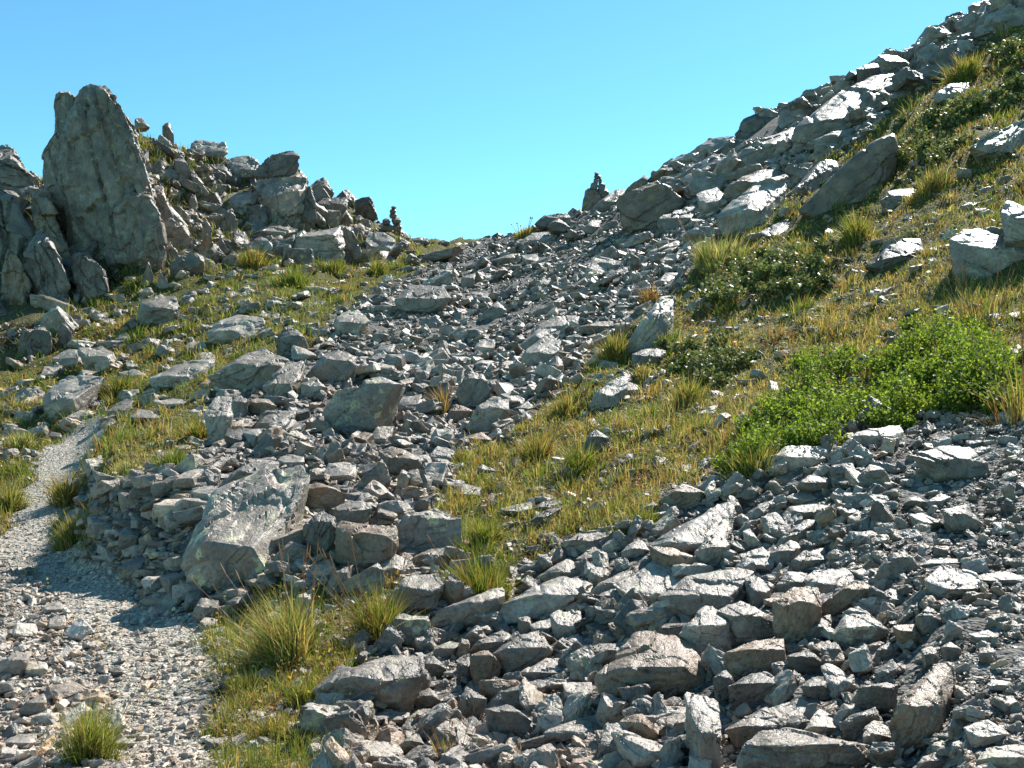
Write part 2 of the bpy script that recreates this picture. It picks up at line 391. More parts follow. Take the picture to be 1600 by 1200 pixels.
def outline_hull(poly, r, Y, topk=2.0, thick=None, grow=1.0):
    """a solid boulder whose silhouette is POLY: upright front below the brow at height R, top face leaning back above it"""
    P = np.array(poly); P = P.mean(0) + (P - P.mean(0)) * grow
    if len(P) <= 6:
        M = (P + np.roll(P, -1, 0)) / 2; cc = P.mean(0); M = M + (M - cc) * rng.uniform(.0, .10, (len(P), 1)) + rng.normal(0, .02, M.shape) * np.ptp(P, 0)
        P = np.concatenate([np.stack([a, b]) for a, b in zip(P, M)])
    vb, vt = P[:, 1].max(), P[:, 1].min()
    hgt = (vb - vt); wid = P[:, 0].max() - P[:, 0].min()
    s = Y / F
    t = (vb - P[:, 1]) / hgt
    Htop = (1 - r) * hgt * s
    D = min(topk * Htop, 1.3 * wid * s) + .08 * hgt * s
    th = thick if thick is not None else .75 * min(wid, 1.4 * hgt) * s
    out = []
    dd = np.where(t > r, (t - r) / (1 - r) * D, 0) + np.abs(rng.normal(0, .04, len(P))) * wid * s
    for (u, v), dy in zip(P, dd):
        y = Y + dy; out.append(((u - 800) / F * y, y, (600 - v) / F * y))
    # brow: points on the front where the upright face turns into the top
    vr = vb - r * hgt
    xs = []
    n = len(P)
    for i in range(n):
        a, b = P[i], P[(i + 1) % n]
        if (a[1] - vr) * (b[1] - vr) < 0:
            xs.append(a[0] + (b[0] - a[0]) * (vr - a[1]) / (b[1] - a[1]))
    if len(xs) >= 2:
        x0, x1 = min(xs), max(xs)
        for f in (.22, .5, .8):
            u = x0 + (x1 - x0) * (f + rng.uniform(-.07, .07)); v = vr + rng.uniform(-.06, .06) * hgt
            y = Y - rng.uniform(.06, .14) * wid * s * (1 if r < .8 else .35)
            out.append(((u - 800) / F * y, y, (600 - v) / F * y))
        u0, v0 = P[:, 0].mean(), vb - .12 * hgt
        for f in (-.22, .2):
            u = u0 + f * wid; y = Y - rng.uniform(.02, .10) * wid * s * (1 if r < .8 else .5)
            out.append(((u - 800) / F * y, y, (600 - v0) / F * y))
    c = P.mean(0)
    for (u, v), tt in zip(P, t):
        uu_, vv_ = c[0] + (u - c[0]) * .82, c[1] + (v - c[1]) * .8 + .06 * hgt
        y = Y + (D * max(0, (tt - r) / (1 - r)) if tt > r else 0) + th * rng.uniform(.8, 1.1)
        out.append(((uu_ - 800) / F * y, y, (600 - vv_) / F * y))
    # foot sunk in the ground
    for f in (-.33, .33):
        y = Y + th * .45
        out.append(((c[0] + f * wid - 800) / F * y, y, (600 - vb) / F * y - .22 * hgt * s))
    return np.array(out), wid * s, hgt * s

def rock_arrays(specs, seed, k=1.0, px=4.0, facets=1.0):
    """specs: list of (poly, r, Y, thick) hulls that make up one rock"""
    VV, TT, GG = [], [], []; nv = 0
    for (poly, r, Y, thick, *tk) in specs:
        P, w, h = outline_hull(poly, r, Y, topk=tk[0] if tk else 1.3, thick=thick, grow=tk[1] if len(tk) > 1 else 1.0)
        size = math.sqrt(w * h)
        bm = hull_bm(P)
        refine(bm, size, max(px * Y / F, size / 30), size * .014)
        V, N, T = bm_arrays(bm); bm.free()
        d, el = axes_of(np.array([[p[0], -p[1]] for p in poly]))
        ax = np.array([d[0], 0, d[1]]); nz = np.array([-d[1], -.35, d[0]]); nz /= np.linalg.norm(nz); ay = np.cross(nz, ax)
        G = (V - V.mean(0)) @ np.stack([ax, ay, nz], 1)
        V = roughen(V, N, G, size, seed, k, facets)
        VV.append(V); TT.append(T + nv); GG.append(G + rng.uniform(-40, 40, 3)); nv += len(V)
    return np.concatenate(VV), np.concatenate(TT), np.concatenate(GG)

def rock_object(name, specs, tone, seed, parent=None, ploc=None, k=.55, px=4.0, facets=1.0, **props):
    V, T, G = rock_arrays(specs, seed, k, px, facets)
    lo = V.min(0); hi = V.max(0)
    loc = np.array([(lo[0] + hi[0]) / 2, (lo[1] + hi[1]) / 2, lo[2]])
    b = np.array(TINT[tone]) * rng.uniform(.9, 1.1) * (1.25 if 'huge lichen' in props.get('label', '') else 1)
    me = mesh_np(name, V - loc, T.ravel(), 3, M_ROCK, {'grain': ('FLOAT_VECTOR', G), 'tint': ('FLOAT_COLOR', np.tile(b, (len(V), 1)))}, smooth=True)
    me.set_sharp_from_angle(angle=math.radians(21))
    if ploc is not None: loc = loc - ploc
    return link(name, me, loc, parent, **props)

ROCKS = """
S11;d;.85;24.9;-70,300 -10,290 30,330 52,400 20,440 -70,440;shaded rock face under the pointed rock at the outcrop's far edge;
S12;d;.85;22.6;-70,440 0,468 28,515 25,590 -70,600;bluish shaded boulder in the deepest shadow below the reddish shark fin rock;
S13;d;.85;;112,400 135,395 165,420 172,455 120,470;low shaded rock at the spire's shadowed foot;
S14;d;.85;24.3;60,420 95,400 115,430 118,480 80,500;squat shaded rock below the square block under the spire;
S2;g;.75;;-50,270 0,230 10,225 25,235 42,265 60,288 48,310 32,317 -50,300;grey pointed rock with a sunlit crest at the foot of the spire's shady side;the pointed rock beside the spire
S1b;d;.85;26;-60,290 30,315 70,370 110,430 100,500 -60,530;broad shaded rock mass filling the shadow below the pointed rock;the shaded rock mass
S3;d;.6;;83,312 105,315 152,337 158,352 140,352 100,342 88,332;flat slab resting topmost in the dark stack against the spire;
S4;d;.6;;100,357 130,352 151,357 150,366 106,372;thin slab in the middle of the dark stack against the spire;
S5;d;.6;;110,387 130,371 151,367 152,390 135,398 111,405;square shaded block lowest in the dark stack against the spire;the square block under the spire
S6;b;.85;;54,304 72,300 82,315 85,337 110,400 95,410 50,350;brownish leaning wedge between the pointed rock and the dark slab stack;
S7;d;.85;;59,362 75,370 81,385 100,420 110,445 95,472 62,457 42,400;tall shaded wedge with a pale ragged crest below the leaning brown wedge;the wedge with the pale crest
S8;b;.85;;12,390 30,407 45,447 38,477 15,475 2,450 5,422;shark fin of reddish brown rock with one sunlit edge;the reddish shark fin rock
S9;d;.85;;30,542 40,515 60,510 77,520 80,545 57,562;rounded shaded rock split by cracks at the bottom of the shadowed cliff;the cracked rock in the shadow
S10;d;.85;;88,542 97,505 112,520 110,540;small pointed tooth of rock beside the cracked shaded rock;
T1;b;.6;;210,185 222,185 234,199 215,202;rust brown block on the skyline just behind the spire;the rust block behind the spire
T2;b;.9;;254,197 258,193 264,192 271,210 271,228 262,232 256,225;thin upright spike of rock standing against the sky;the thin upright spike
T3;p;.35;;301,225 318,219 350,222 357,240 332,244 302,246;sunlit flat slab with a ragged edge on the outcrop skyline;the sunlit skyline slab
T4;l;.45;;352,250 387,244 404,256 400,275 375,280 360,265;pale lichen-covered boulder behind the balanced slab;
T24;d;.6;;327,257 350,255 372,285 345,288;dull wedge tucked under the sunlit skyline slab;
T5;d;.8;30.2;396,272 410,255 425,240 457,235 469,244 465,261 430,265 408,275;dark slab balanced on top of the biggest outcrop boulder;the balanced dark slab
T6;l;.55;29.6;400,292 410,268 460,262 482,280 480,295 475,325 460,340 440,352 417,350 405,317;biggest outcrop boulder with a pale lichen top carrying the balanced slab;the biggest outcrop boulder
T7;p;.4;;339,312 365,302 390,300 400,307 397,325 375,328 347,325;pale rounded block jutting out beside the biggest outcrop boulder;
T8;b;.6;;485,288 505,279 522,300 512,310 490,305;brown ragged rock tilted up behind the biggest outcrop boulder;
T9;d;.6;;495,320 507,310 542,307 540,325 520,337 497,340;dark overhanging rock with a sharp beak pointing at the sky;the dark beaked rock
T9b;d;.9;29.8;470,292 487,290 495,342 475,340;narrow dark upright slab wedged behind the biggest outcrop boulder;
T10;p;.7;;440,390 445,375 480,360 532,352 540,395 537,410 487,407 442,400;long pale slab lying level at the foot of the outcrop;the long level slab
T11;g;.85;;534,352 552,360 565,397 555,410 541,405;cracked upright column at the end of the long level slab;
T12;p;.5;;570,375 577,362 600,365 616,375 615,397 595,404 572,392;pale squat boulder below the broad cairn;the squat boulder below the cairn
T13;g;.5;;572,342 595,345 637,367 635,377 607,370 577,360;slanting slab leading down from the broad cairn;
T14;b;.7;;525,342 540,327 550,342 550,355 522,352;brown broken block above the long level slab;
T15;d;.7;;550,345 562,336 575,347 572,360 552,355;dark block on the crest between broken brown block and broad cairn;
T16;g;.6;;382,365 412,355 460,355 465,362 420,372 385,375;flat slab jutting from under the biggest outcrop boulder;
T17;d;.7;;385,375 407,370 415,382 395,387;shaded stone below the jutting flat slab;
T18;g;.85;;271,250 287,247 297,265 295,295 275,285;upright grey blade of rock below the thin spike;the upright grey blade
T19;g;.8;;297,267 307,272 325,300 310,307;slanting splinter leaning on the upright grey blade;
T20;g;.85;;237,295 255,292 271,340 262,367 247,340;tall narrow slab standing close against the spire's sunny edge;
T21;g;.9;;315,362 322,340 330,360 327,390 316,387;pale thin shard standing upright in the dark recess of the outcrop;
T22;g;.85;;295,312 305,305 312,340 300,340;small shard standing between the upright blade and the pale thin shard;
T25;g;.8;;242,402 265,377 277,395 282,415 247,416;jagged light grey rock at the spire's sunny foot;the jagged rock at the spire's foot
T30;d;.85;;335,395 345,372 360,378 368,400;dark shard behind the bushy tuft under the outcrop;
T31;d;.85;;350,335 362,326 372,350 366,362 352,358;dark upright stone in the recess under the pale rounded block;
T32;d;.6;;640,376 652,371 668,372 672,380 645,382;low dark flat rock on the bare saddle skyline;
T33;b;.6;;684,380 692,374 702,378 704,384;tiny brown rock alone at the lowest point of the saddle skyline;
U1;b;.9;;220,442 232,409 240,430 238,445;thin reddish tooth of rock standing up from the meadow;the reddish tooth in the meadow
U1b;g;.9;;243,447 250,425 262,440 265,455 245,455;forked grey shard standing next to the reddish tooth;
U2;g;.6;;215,500 222,475 245,462 272,462 282,480 272,500 225,510;cleft grey rock with splintered top in the middle of the meadow;the cleft meadow rock
U3;p;.45;;323,521 346,501 372,492 409,498 411,507 386,515 363,532 335,538;pale smooth boulder lying in the green meadow;the smooth meadow boulder
U4;p;.45;;235,592 275,572 335,560 337,567 300,595 262,610 240,602;long pale slab lying aslant at the lower edge of the meadow;the long slanting meadow slab
U5;p;.5;;66,627 82,602 107,587 160,592 130,612 117,637 90,657 72,645;large two-toned boulder standing at the head of the footpath;the boulder at the path head
U6;p;.5;;82,560 107,545 122,547 120,570 100,575;lichen-crusted boulder behind the boulder at the path head;
U7;p;.5;;125,545 160,540 182,565 170,572 150,565 127,557;broken pale rock in short grass above the boulder at the path head;
U8;p;.35;;185,582 210,577 232,587 220,592 195,592;low flat pale stone set in the meadow turf;
U9;p;.45;;180,530 197,520 207,535 195,537;small wedge with one bright face below the cleft meadow rock;
U10;p;.4;;212,540 232,527 240,535 217,545;narrow bright stone lying aslant in the meadow;
U11;p;.45;;290,542 297,535 317,532 322,547 305,552;flat-topped stone just below the smooth meadow boulder;
U12;g;.45;;167,642 197,622 207,627 202,645 185,655;mottled stone leaning over the far end of the footpath;
U13;p;.45;;190,660 215,639 235,642 250,650 247,660 212,662;broad low rock with a cracked top above the far path;
U14;p;.4;;150,692 162,677 187,670 192,677 170,687;low stone edging the footpath by the orange turf;
U15;d;.6;;72,685 80,675 95,677 97,687 82,690;single dark stone on the outer rim of the footpath;
U16;p;.4;;240,627 270,622 297,627 285,637 252,635;flat mossy slab below the long slanting meadow slab;
U17;p;.55;;320,645 337,622 362,620 362,650 345,682 332,695 322,672;upright pale boulder with a shaded underside at the scree's edge;the upright pale boulder
U18;g;.7;;363,626 377,617 389,626 383,645 366,654;dull block pressed against the upright pale boulder;
U19;g;.65;;326,589 375,555 409,546 448,563 443,575 409,592 389,614 369,603;large angular grey boulder at the boundary of meadow and scree;the angular boundary boulder
U20;d;.7;;431,532 445,512 465,518 479,538 454,560 434,546;dark peaked rock standing above the angular boundary boulder;the dark peaked rock
U21;p;.35;;457,538 494,555 477,563 457,560;sunlit triangular facet stone leaning on the dark peaked rock;
U22;g;.7;;477,586 505,555 528,546 559,558 556,572 519,600 505,597;wide grey boulder with a flat lichen top in the upper scree;the wide lichen-topped boulder
U23;g;.4;;411,603 448,569 477,563 468,592 448,620 426,626 414,614;sloping bluish boulder between angular boundary boulder and wide lichen-topped boulder;
U24;g;.6;;471,600 491,589 513,606 494,620 471,626;rounded block under the wide lichen-topped boulder;
U25;l;.85;/.8;505,640 525,609 590,592 632,600 598,631 553,657 528,677 513,665;big smooth slab face stained with yellow lichen in the scree;the lichen-stained slab face
U26;b;.7;;380,643 392,623 420,623 431,634 403,648;brownish block below the sloping bluish boulder;
U27;l;.5;;522,504 533,490 556,484 576,501 556,518 533,526;pale yellowish boulder at the top edge of the scree;the yellowish boulder
U28;g;.55;;615,467 640,446 690,447 702,466 668,481 645,492 618,480;large humped boulder high on the scree below the saddle;the humped boulder
U29;g;.5;;386,677 417,643 454,643 460,648 420,671;long grey wedge pointing down toward the upright pale boulder;
U30;b;.7;;460,662 488,651 511,660 514,677 477,674;
U31;p;.5;;434,719 448,711 474,714 471,731 443,733;
U32;p;.4;;502,745 514,725 556,725 559,736 545,756 522,753;pale flat-topped block above the big triangular slab;
U33;g;.85;;550,765 596,716 610,750 579,762;triangular slab standing on edge like a sail;the triangular sail slab
U34;b;.6;;593,705 616,699 661,719 667,736 635,745 604,733;brown-faced block with a sloping top behind the triangular sail slab;the brown-faced block
U35;p;.3;;579,682 590,668 616,665 601,694 584,694;
U36;g;.5;;616,637 630,620 658,617 658,634 630,648;
U37;d;.6;;349,750 392,722 437,725 434,736 386,750 335,770;long dark slab lying along the top of the path wall;the long dark wall-top slab
V1;l;.42;6.5/1.1;295,885 307,857 326,809 343,777 386,755 426,738 462,732 477,749 443,763 423,786 426,826 417,865 397,891 335,922 307,922;huge pale lichen-mottled boulder leaning out over the path;the huge lichen-mottled boulder
V2;b;.85;;468,760 499,758 539,772 522,792 516,803 477,800;flat-fronted brown block with a straight top edge in the bank;the flat-fronted brown block
V3;g;.6;;423,792 454,763 474,775 471,792 443,809;
V4;g;.6;;519,794 564,783 579,794 564,811 525,817;
V5;b;.75;;528,826 536,817 613,826 615,854 590,865 564,888 550,885 528,874;large brownish block with a lit corner in the middle of the bank;the block with a lit corner
V6;l;.85;;615,831 632,806 678,800 715,811 715,860 641,865 615,848;dark wide boulder with a mossy rim set into the bank;the mossy-rimmed boulder
V7;p;.4;;593,885 615,868 635,879 627,902 604,902;small bright pointed stone under the mossy-rimmed boulder;
V8;g;.55;;641,874 669,860 700,854 715,871 672,885 641,885;flat long stone propped above the rounded bank boulder;
V9;g;.6;;615,928 632,905 681,899 689,916 681,950 647,956 621,950;rounded grey boulder beside the dense green tuft;the rounded bank boulder
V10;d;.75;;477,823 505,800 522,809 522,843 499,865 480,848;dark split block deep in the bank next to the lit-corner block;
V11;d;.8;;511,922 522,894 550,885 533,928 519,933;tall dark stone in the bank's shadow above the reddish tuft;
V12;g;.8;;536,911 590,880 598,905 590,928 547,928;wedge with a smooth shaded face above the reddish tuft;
V13;d;.8;;426,871 454,848 477,854 477,874 448,885;
V14;g;.65;;301,959 315,936 341,939 341,956 315,970;dumpy stone with a bright corner sitting at the path's edge;the dumpy path-side stone
V15;g;.55;;498,1078 535,1047 606,1027 654,1027 657,1055 606,1067 555,1101 524,1095;long rib of grey rock with a sunlit crest above the turf bank;the long sunlit rib
V16;l;.8;;612,979 626,959 665,965 671,982 640,1007 612,1002;round stone with a pale circular lichen spot under the rounded bank boulder;the stone with the round lichen spot
V17;p;.5;;541,1177 561,1157 606,1160 626,1174 614,1205 561,1205;
V18;g;.6;;620,1169 651,1146 663,1163 640,1183;
V19;p;.4;;580,1120 600,1109 637,1115 634,1126 600,1132;
V20;g;.6;;640,1123 654,1109 677,1109 677,1129 648,1140;
V21;d;.6;;643,1095 671,1075 694,1104 677,1109 654,1106;
W1;g;.65;;670,980 693,950 780,920 783,933 763,953 727,970;long dark wedge just under the dense green tuft;the long dark wedge
W2;p;.62;;780,963 790,943 837,917 880,903 920,917 917,927 863,953 823,970 783,977;large pale-topped slab with a curved back in the rubble;the curved-back slab
W3;g;.55;;840,903 883,877 893,880 913,893 907,900 850,913;
W4;g;.6;;877,850 903,833 970,822 987,827 950,840 890,870;long grey slab where the turf meets the rubble;the slab at the turf edge
W5;p;.4;;902,873 927,855 947,862 943,877 913,880;
W6;p;.55;;973,863 997,843 1013,860 1003,870 977,877;
W7;g;.4;;918,930 937,910 983,887 1017,870 1020,877 983,900 940,923 923,935;
W8;p;.2;;962,913 1027,875 1063,900 1050,923 1010,943 997,947;tilted slab with a bright face and a cast shadow across it;the bright tilted slab
W9;b;.7;;1017,853 1050,857 1083,870 1110,887 1087,897 1037,892 1027,873;overhanging wedge with a rough underside above the bright tilted slab;the overhanging wedge
W10;p;.2;;1019,853 1062,825 1119,787 1150,780 1130,800 1140,830 1110,850 1080,865;long smooth pale slab sloping under the propped block;the long smooth slab
W11;b;.7;;1033,783 1066,758 1108,773 1094,784 1053,803;brown propped block at the upper end of the long smooth slab;the propped brown block
W12;g;.6;;1087,862 1116,833 1140,851 1119,884 1100,875;angular block at the foot of the long smooth slab;
W13;g;.5;;1037,933 1077,903 1150,893 1172,898 1150,938 1120,957 1080,963;wide grey slab with worn top below the overhanging wedge;the wide worn slab
W14;g;.6;;770,1023 838,987 857,1017 817,1040 793,1057;brick-shaped stone with a clean square end;the brick-shaped stone
W15;g;.7;;810,967 827,962 830,987 813,995;small upright chip behind the brick-shaped stone;
W16;p;.5;;830,977 860,968 863,987 840,997;
W17;p;.5;;862,963 873,955 903,957 905,983 880,1000 868,987;pale cube with a rounded top under the curved-back slab;the pale cube
W18;p;.35;;883,998 903,992 923,1003 897,1010;small white flat stone just below the pale cube;
W19;p;.4;;817,1050 853,1030 890,1030 890,1047 850,1063 823,1060;flat pale stone below the brick-shaped stone's square end;
W20;d;.75;;788,1083 837,1063 860,1067 830,1100 800,1113;dark block with a thin lit top rim below the flat pale stone;
W21;b;.45;;945,1057 970,1033 997,997 1010,992 1053,993 1083,1013 1097,1053 1113,1077 1100,1090 1050,1085 950,1083;big pale boulder with a rusty shaded hollow in its front;the rusty hollow boulder
W22;g;.5;;775,1170 837,1147 883,1133 933,1123 950,1112 960,1123 957,1140 903,1153 890,1170 783,1180;long low rib of rock below the rusty hollow boulder;the long low rib
W23;p;.45;;962,1147 970,1142 1017,1155 1073,1183 1077,1193 1050,1197 1003,1167;pale plank-like slab sloping down beyond the long low rib;the plank-like slab
W24;p;.5;;1072,1090 1083,1087 1120,1100 1127,1147 1125,1205 1093,1153;tall slab with a bright face under the rusty hollow boulder;the tall bright slab
W25;d;.7;;715,1097 730,1077 757,1093 750,1120 730,1127;dark blue-grey block in the shaded corner of the rubble;the dark blue-grey block
W26;d;.8;;760,1110 793,1103 827,1127 823,1153 777,1163;
W27;g;.6;;910,1020 937,1007 983,1007 970,1027 933,1032;
W28;g;.5;;860,1077 890,1057 923,1057 893,1067;
W29;p;.5;;880,1067 923,1067 923,1083 907,1100 897,1097;
W30;g;.5;;928,937 960,917 983,933 937,948;
W31;g;.6;;677,1017 700,1003 720,1007 690,1030;
W32;b;.8;;737,1027 763,1017 783,1040 760,1073 740,1063;rough brown block next to the brick-shaped stone;
W33;g;.6;;713,1033 733,1023 737,1057 717,1067;
W34;d;.7;;657,1033 677,1027 700,1047 683,1060 660,1057;
W35;p;.5;;737,1017 750,1000 783,987 797,997 783,1013 760,1020;
W36;p;.6;;1063,990 1093,957 1113,950 1135,975 1138,1025 1093,1007;steep pointed block with a bright shoulder behind the rusty hollow boulder;the bright-shouldered block
W37;d;.6;;917,977 943,970 970,983 933,993;
W38;d;.8;;1115,1060 1135,1050 1150,1075 1140,1100 1120,1095;
X1;p;.5;;1334,687 1341,676 1403,665 1405,687 1375,698 1337,696;flat pale capstone at the upper rim of the gravel below the green bush;the flat pale capstone
X2;g;.6;;1431,712 1469,699 1512,701 1537,724 1541,740 1516,749 1487,743 1459,731;large rounded rock half buried in fine gravel;the half buried rock
X3;g;.75;;1342,746 1359,727 1381,734 1391,752 1378,765 1347,760;round-shouldered stone sitting below the flat pale capstone;the round-shouldered stone
X4;p;.5;;1206,727 1231,699 1275,696 1294,709 1269,724 1237,737;layered pale slab at the turf's lower edge under the green bush;the layered pale slab
X5;b;.6;;1191,771 1206,749 1237,737 1253,743 1234,759;rust brown slab leaning below the layered pale slab;the rust brown slab
X6;b;.6;;1247,762 1266,742 1294,749 1306,760 1287,768;dark brown crumbly stone right beside the rust brown slab;
X7;g;.5;;1231,777 1256,767 1287,768 1287,781 1250,790;
X8;g;.5;;1227,806 1237,795 1287,784 1319,781 1294,796 1256,812 1231,821;long grey slab tilted below the rust brown slab;
X9;g;.5;;1212,859 1222,840 1256,815 1278,815 1256,827 1231,852;
X10;p;.3;;1158,868 1191,857 1209,874 1203,892 1178,887;pale diamond-shaped stone among dark blocks of the rubble;the pale diamond stone
X11;g;.55;;1234,884 1256,862 1287,856 1289,877 1275,890 1241,896;
X12;g;.6;;1206,865 1234,845 1250,856 1231,881 1216,887;
X13;g;.75;;1366,906 1391,862 1412,859 1437,887 1412,899 1381,915;dull pyramid-shaped rock standing above the tan wedge;the dull pyramid rock
X14;p;.3;;1447,906 1475,884 1522,896 1531,921 1500,934 1469,921;brightest white-topped stone in the gravel;the white-topped stone
X15;g;.7;;1472,796 1509,790 1534,818 1512,831 1487,824;
X16;p;.4;;1422,806 1441,802 1472,818 1456,826;
X17;g;.5;;1412,787 1428,774 1447,784 1431,793;
X18;p;.5;;1441,793 1469,771 1484,777 1453,796;
X19;g;.6;;1137,781 1147,777 1162,799 1153,815;
X20;p;.6;;1162,831 1172,827 1191,852 1175,856;
X22;g;.5;;1437,884 1469,871 1506,877 1506,887 1444,890;
X23;p;.4;;1530,899 1569,893 1600,902 1597,915 1537,912;
Y1;b;.7;;1209,941 1241,922 1278,919 1280,951 1247,1001 1234,1008 1212,982;tan boulder tapering to a blunt point at its base;the tapering tan boulder
Y2;b;.75;;1281,951 1319,919 1347,910 1369,932 1350,944 1306,963;tan wedge lying across two grey stones;the tan wedge
Y3;p;.4;;1259,904 1275,891 1319,894 1356,885 1325,915 1287,932;pale knobbly slab just above the tan wedge;
Y4;l;.5;;1303,991 1322,960 1341,951 1366,969 1384,985 1375,1004 1337,1016 1319,1007;rough block with one bright facet below the tan wedge;the rough bright-facet block
Y5;p;.5;;1369,935 1391,921 1416,929 1422,941 1400,954 1378,951;
Y6;d;.6;;1253,997 1275,969 1295,963 1294,982 1269,1004;
Y7;b;.75;;1137,1022 1178,1001 1222,999 1227,1032 1194,1047 1153,1066;brown square-cornered block under the tapering tan boulder;the square brown block
Y8;g;.6;;1125,957 1159,941 1200,960 1216,997 1175,1000;broad grey block leaning against the tapering tan boulder;
Y8b;g;.6;;1128,997 1141,972 1169,997 1147,1013;
Y9;p;.3;;1287,1044 1300,1040 1341,1066 1337,1082 1319,1085 1291,1066;small oblong stone gleaming white in a dark gap;the gleaming oblong stone
Y10;d;.8;;1341,1076 1366,1069 1401,1071 1397,1107 1375,1110 1344,1104;dark square block next to the gleaming oblong stone;
Y11;b;.5;;1391,1129 1406,1094 1431,1066 1462,1041 1487,1041 1491,1072 1469,1104 1459,1135 1431,1160 1400,1170;jagged golden brown rock with layered flanks standing in the rubble;the jagged golden rock
Y12;g;.45;;1139,1138 1194,1110 1250,1091 1275,1094 1281,1110 1250,1129 1209,1141 1169,1160 1159,1166;long narrow stone slanting above the biggest foreground block;the long slanting stone
Y13;p;.4;;1258,1141 1281,1110 1316,1129 1312,1151 1275,1151;bright wedge perched on the biggest foreground block;
Y14;g;.7;;1159,1197 1169,1166 1191,1144 1234,1141 1287,1154 1350,1163 1362,1185 1360,1225 1165,1225;biggest foreground block with a rough sparkling face cut by the bottom edge;the biggest foreground block
Y15;p;.5;;1350,1141 1366,1127 1387,1135 1391,1160 1369,1172 1352,1163;pale cube at the corner of the biggest foreground block;
Y16;d;.8;;1316,1129 1366,1108 1375,1126 1350,1141 1347,1160 1319,1151;
Y17;g;.6;;1481,1135 1494,1122 1509,1126 1509,1147 1491,1155;
Y18;p;.5;;1509,1138 1544,1127 1575,1147 1569,1163 1537,1169;
Y19;g;.6;;1528,1197 1537,1176 1581,1165 1610,1172 1610,1215;
Y20;g;.5;;1431,1205 1444,1182 1472,1174 1497,1188 1497,1205;
Y21;d;.7;;1284,1013 1306,1004 1323,1029 1316,1041 1287,1038;
Y22;d;.7;;1255,1072 1272,1060 1291,1066 1306,1094 1281,1097;
Y23;d;.7;;1231,1026 1262,1016 1287,1038 1284,1054 1250,1044;
Y24;d;.7;;1337,1038 1347,1026 1366,1038 1359,1054 1341,1054;
Y25;g;.6;;1370,1016 1391,1004 1402,1022 1387,1035 1372,1032;
Y26;d;.7;;1137,1072 1172,1054 1197,1054 1225,1076 1191,1107 1147,1107;
Y30;g;.5;;1166,907 1178,901 1206,916 1200,932 1181,947;
Y31;g;.6;;1203,932 1231,897 1259,897 1259,919 1225,929;
Y32;g;.7;;1431,966 1450,951 1466,960 1475,985 1459,991 1441,985;
Y33;g;.7;;1472,1013 1484,1005 1500,1016 1497,1035 1478,1035;
Y34;p;.5;;1516,991 1544,985 1559,994 1537,1004;
Y35;p;.5;;1544,1069 1553,1063 1578,1066 1575,1079 1547,1079;
Y36;r;.7;;1397,979 1431,976 1441,1007 1412,997;rust orange broken piece in a dark hollow of the rubble;the rust orange piece
Y37;g;.6;;1441,1016 1456,1010 1469,1032 1459,1040 1444,1029;
Z1;b;.92;/.5;1255,323 1322,256 1363,225 1391,215 1398,237 1385,275 1334,323 1277,332;large grey-brown slab leaning uphill like a fin above the turf;the leaning fin slab
Z2a;g;.4;;1252,199 1275,175 1315,145 1375,117 1399,115 1400,140 1341,174 1290,209 1246,231;broad bedrock slab running up to the skyline;the broad bedrock slab
Z2b;g;.55;;1136,253 1173,228 1242,196 1262,212 1246,231 1179,256 1147,272;lower grey ledge continuing the broad bedrock slab downhill;the lower grey ledge
Z3;d;.7;;1339,107 1375,96 1379,114 1341,131;dark block jutting from the skyline above the broad bedrock slab;
Z4;b;.75;;1375,88 1401,88 1429,107 1420,120 1382,111;brown boulder perched on the skyline at the top of the bedrock slab;the perched brown boulder
Z5;d;.7;;1151,209 1163,187 1201,171 1220,183 1220,202 1195,215 1154,221;dark knobbly crag on the skyline above the lower grey ledge;the dark knobbly crag
Z6;d;.7;;1133,225 1147,215 1154,231 1135,240;small dark block on the skyline under the dark knobbly crag;
Z7;g;.5;;1201,326 1265,272 1296,250 1303,263 1265,282;thin long slab edge pointing up beside the leaning fin slab;
Z8;p;.45;;1125,340 1176,291 1223,280 1227,294 1201,325 1195,345 1135,365;block with a bright wedge-shaped top above the feathery grass;the bright-topped wedge
Z9;b;.6;;1135,294 1160,275 1195,266 1220,275 1182,294 1141,313;brown slab lying behind the bright-topped wedge;
Z10;p;.3;;1160,259 1173,255 1192,266 1179,272;white chip on the edge of the lower grey ledge;
Z11;p;.3;;1195,253 1211,247 1220,259 1204,266;white cracked stone close under the broad bedrock slab;
Z12;g;.55;;1261,225 1303,206 1337,199 1344,215 1306,225 1277,231;layered rock at the foot of the broad bedrock slab;
Z13;g;.5;;1391,152 1404,141 1432,136 1429,149 1404,155;
Z14;p;.45;;1461,152 1477,136 1512,130 1512,145 1493,155 1467,158;white-topped rock in the grass under the bushy skyline tuft;the white-topped slope rock
Z15;p;.4;;1512,231 1550,209 1600,190 1603,199 1569,231 1550,244;long pale slab edge sticking out of the upper turf;the long slab in the upper turf
Z16;g;.5;;1379,313 1391,301 1474,288 1477,294 1423,310 1404,329 1382,329;long low slab lying in the turf past the leaning fin slab;the long low turf slab
Z17;d;.5;;1353,415 1379,396 1404,377 1436,373 1442,392 1417,418 1379,427;dark rounded boulder sunk in the turf of the slope;the dark sunken boulder
Z18;p;.6;/.9;1491,377 1509,361 1553,358 1575,372 1625,380 1635,430 1560,440 1502,435;big blocky boulder with a pale top and deep shade below;the big shaded-front boulder
Z19;p;.6;11;1567,332 1575,318 1625,335 1635,370 1580,378 1572,376;pointed pale stone resting on the big shaded-front boulder;
Z20;d;.3;;1192,361 1227,345 1271,342 1242,358 1198,377;dark layered rock flush with the turf below the leaning fin slab;
Z21;p;.45;;1090,304 1119,294 1132,307 1122,332 1097,323;
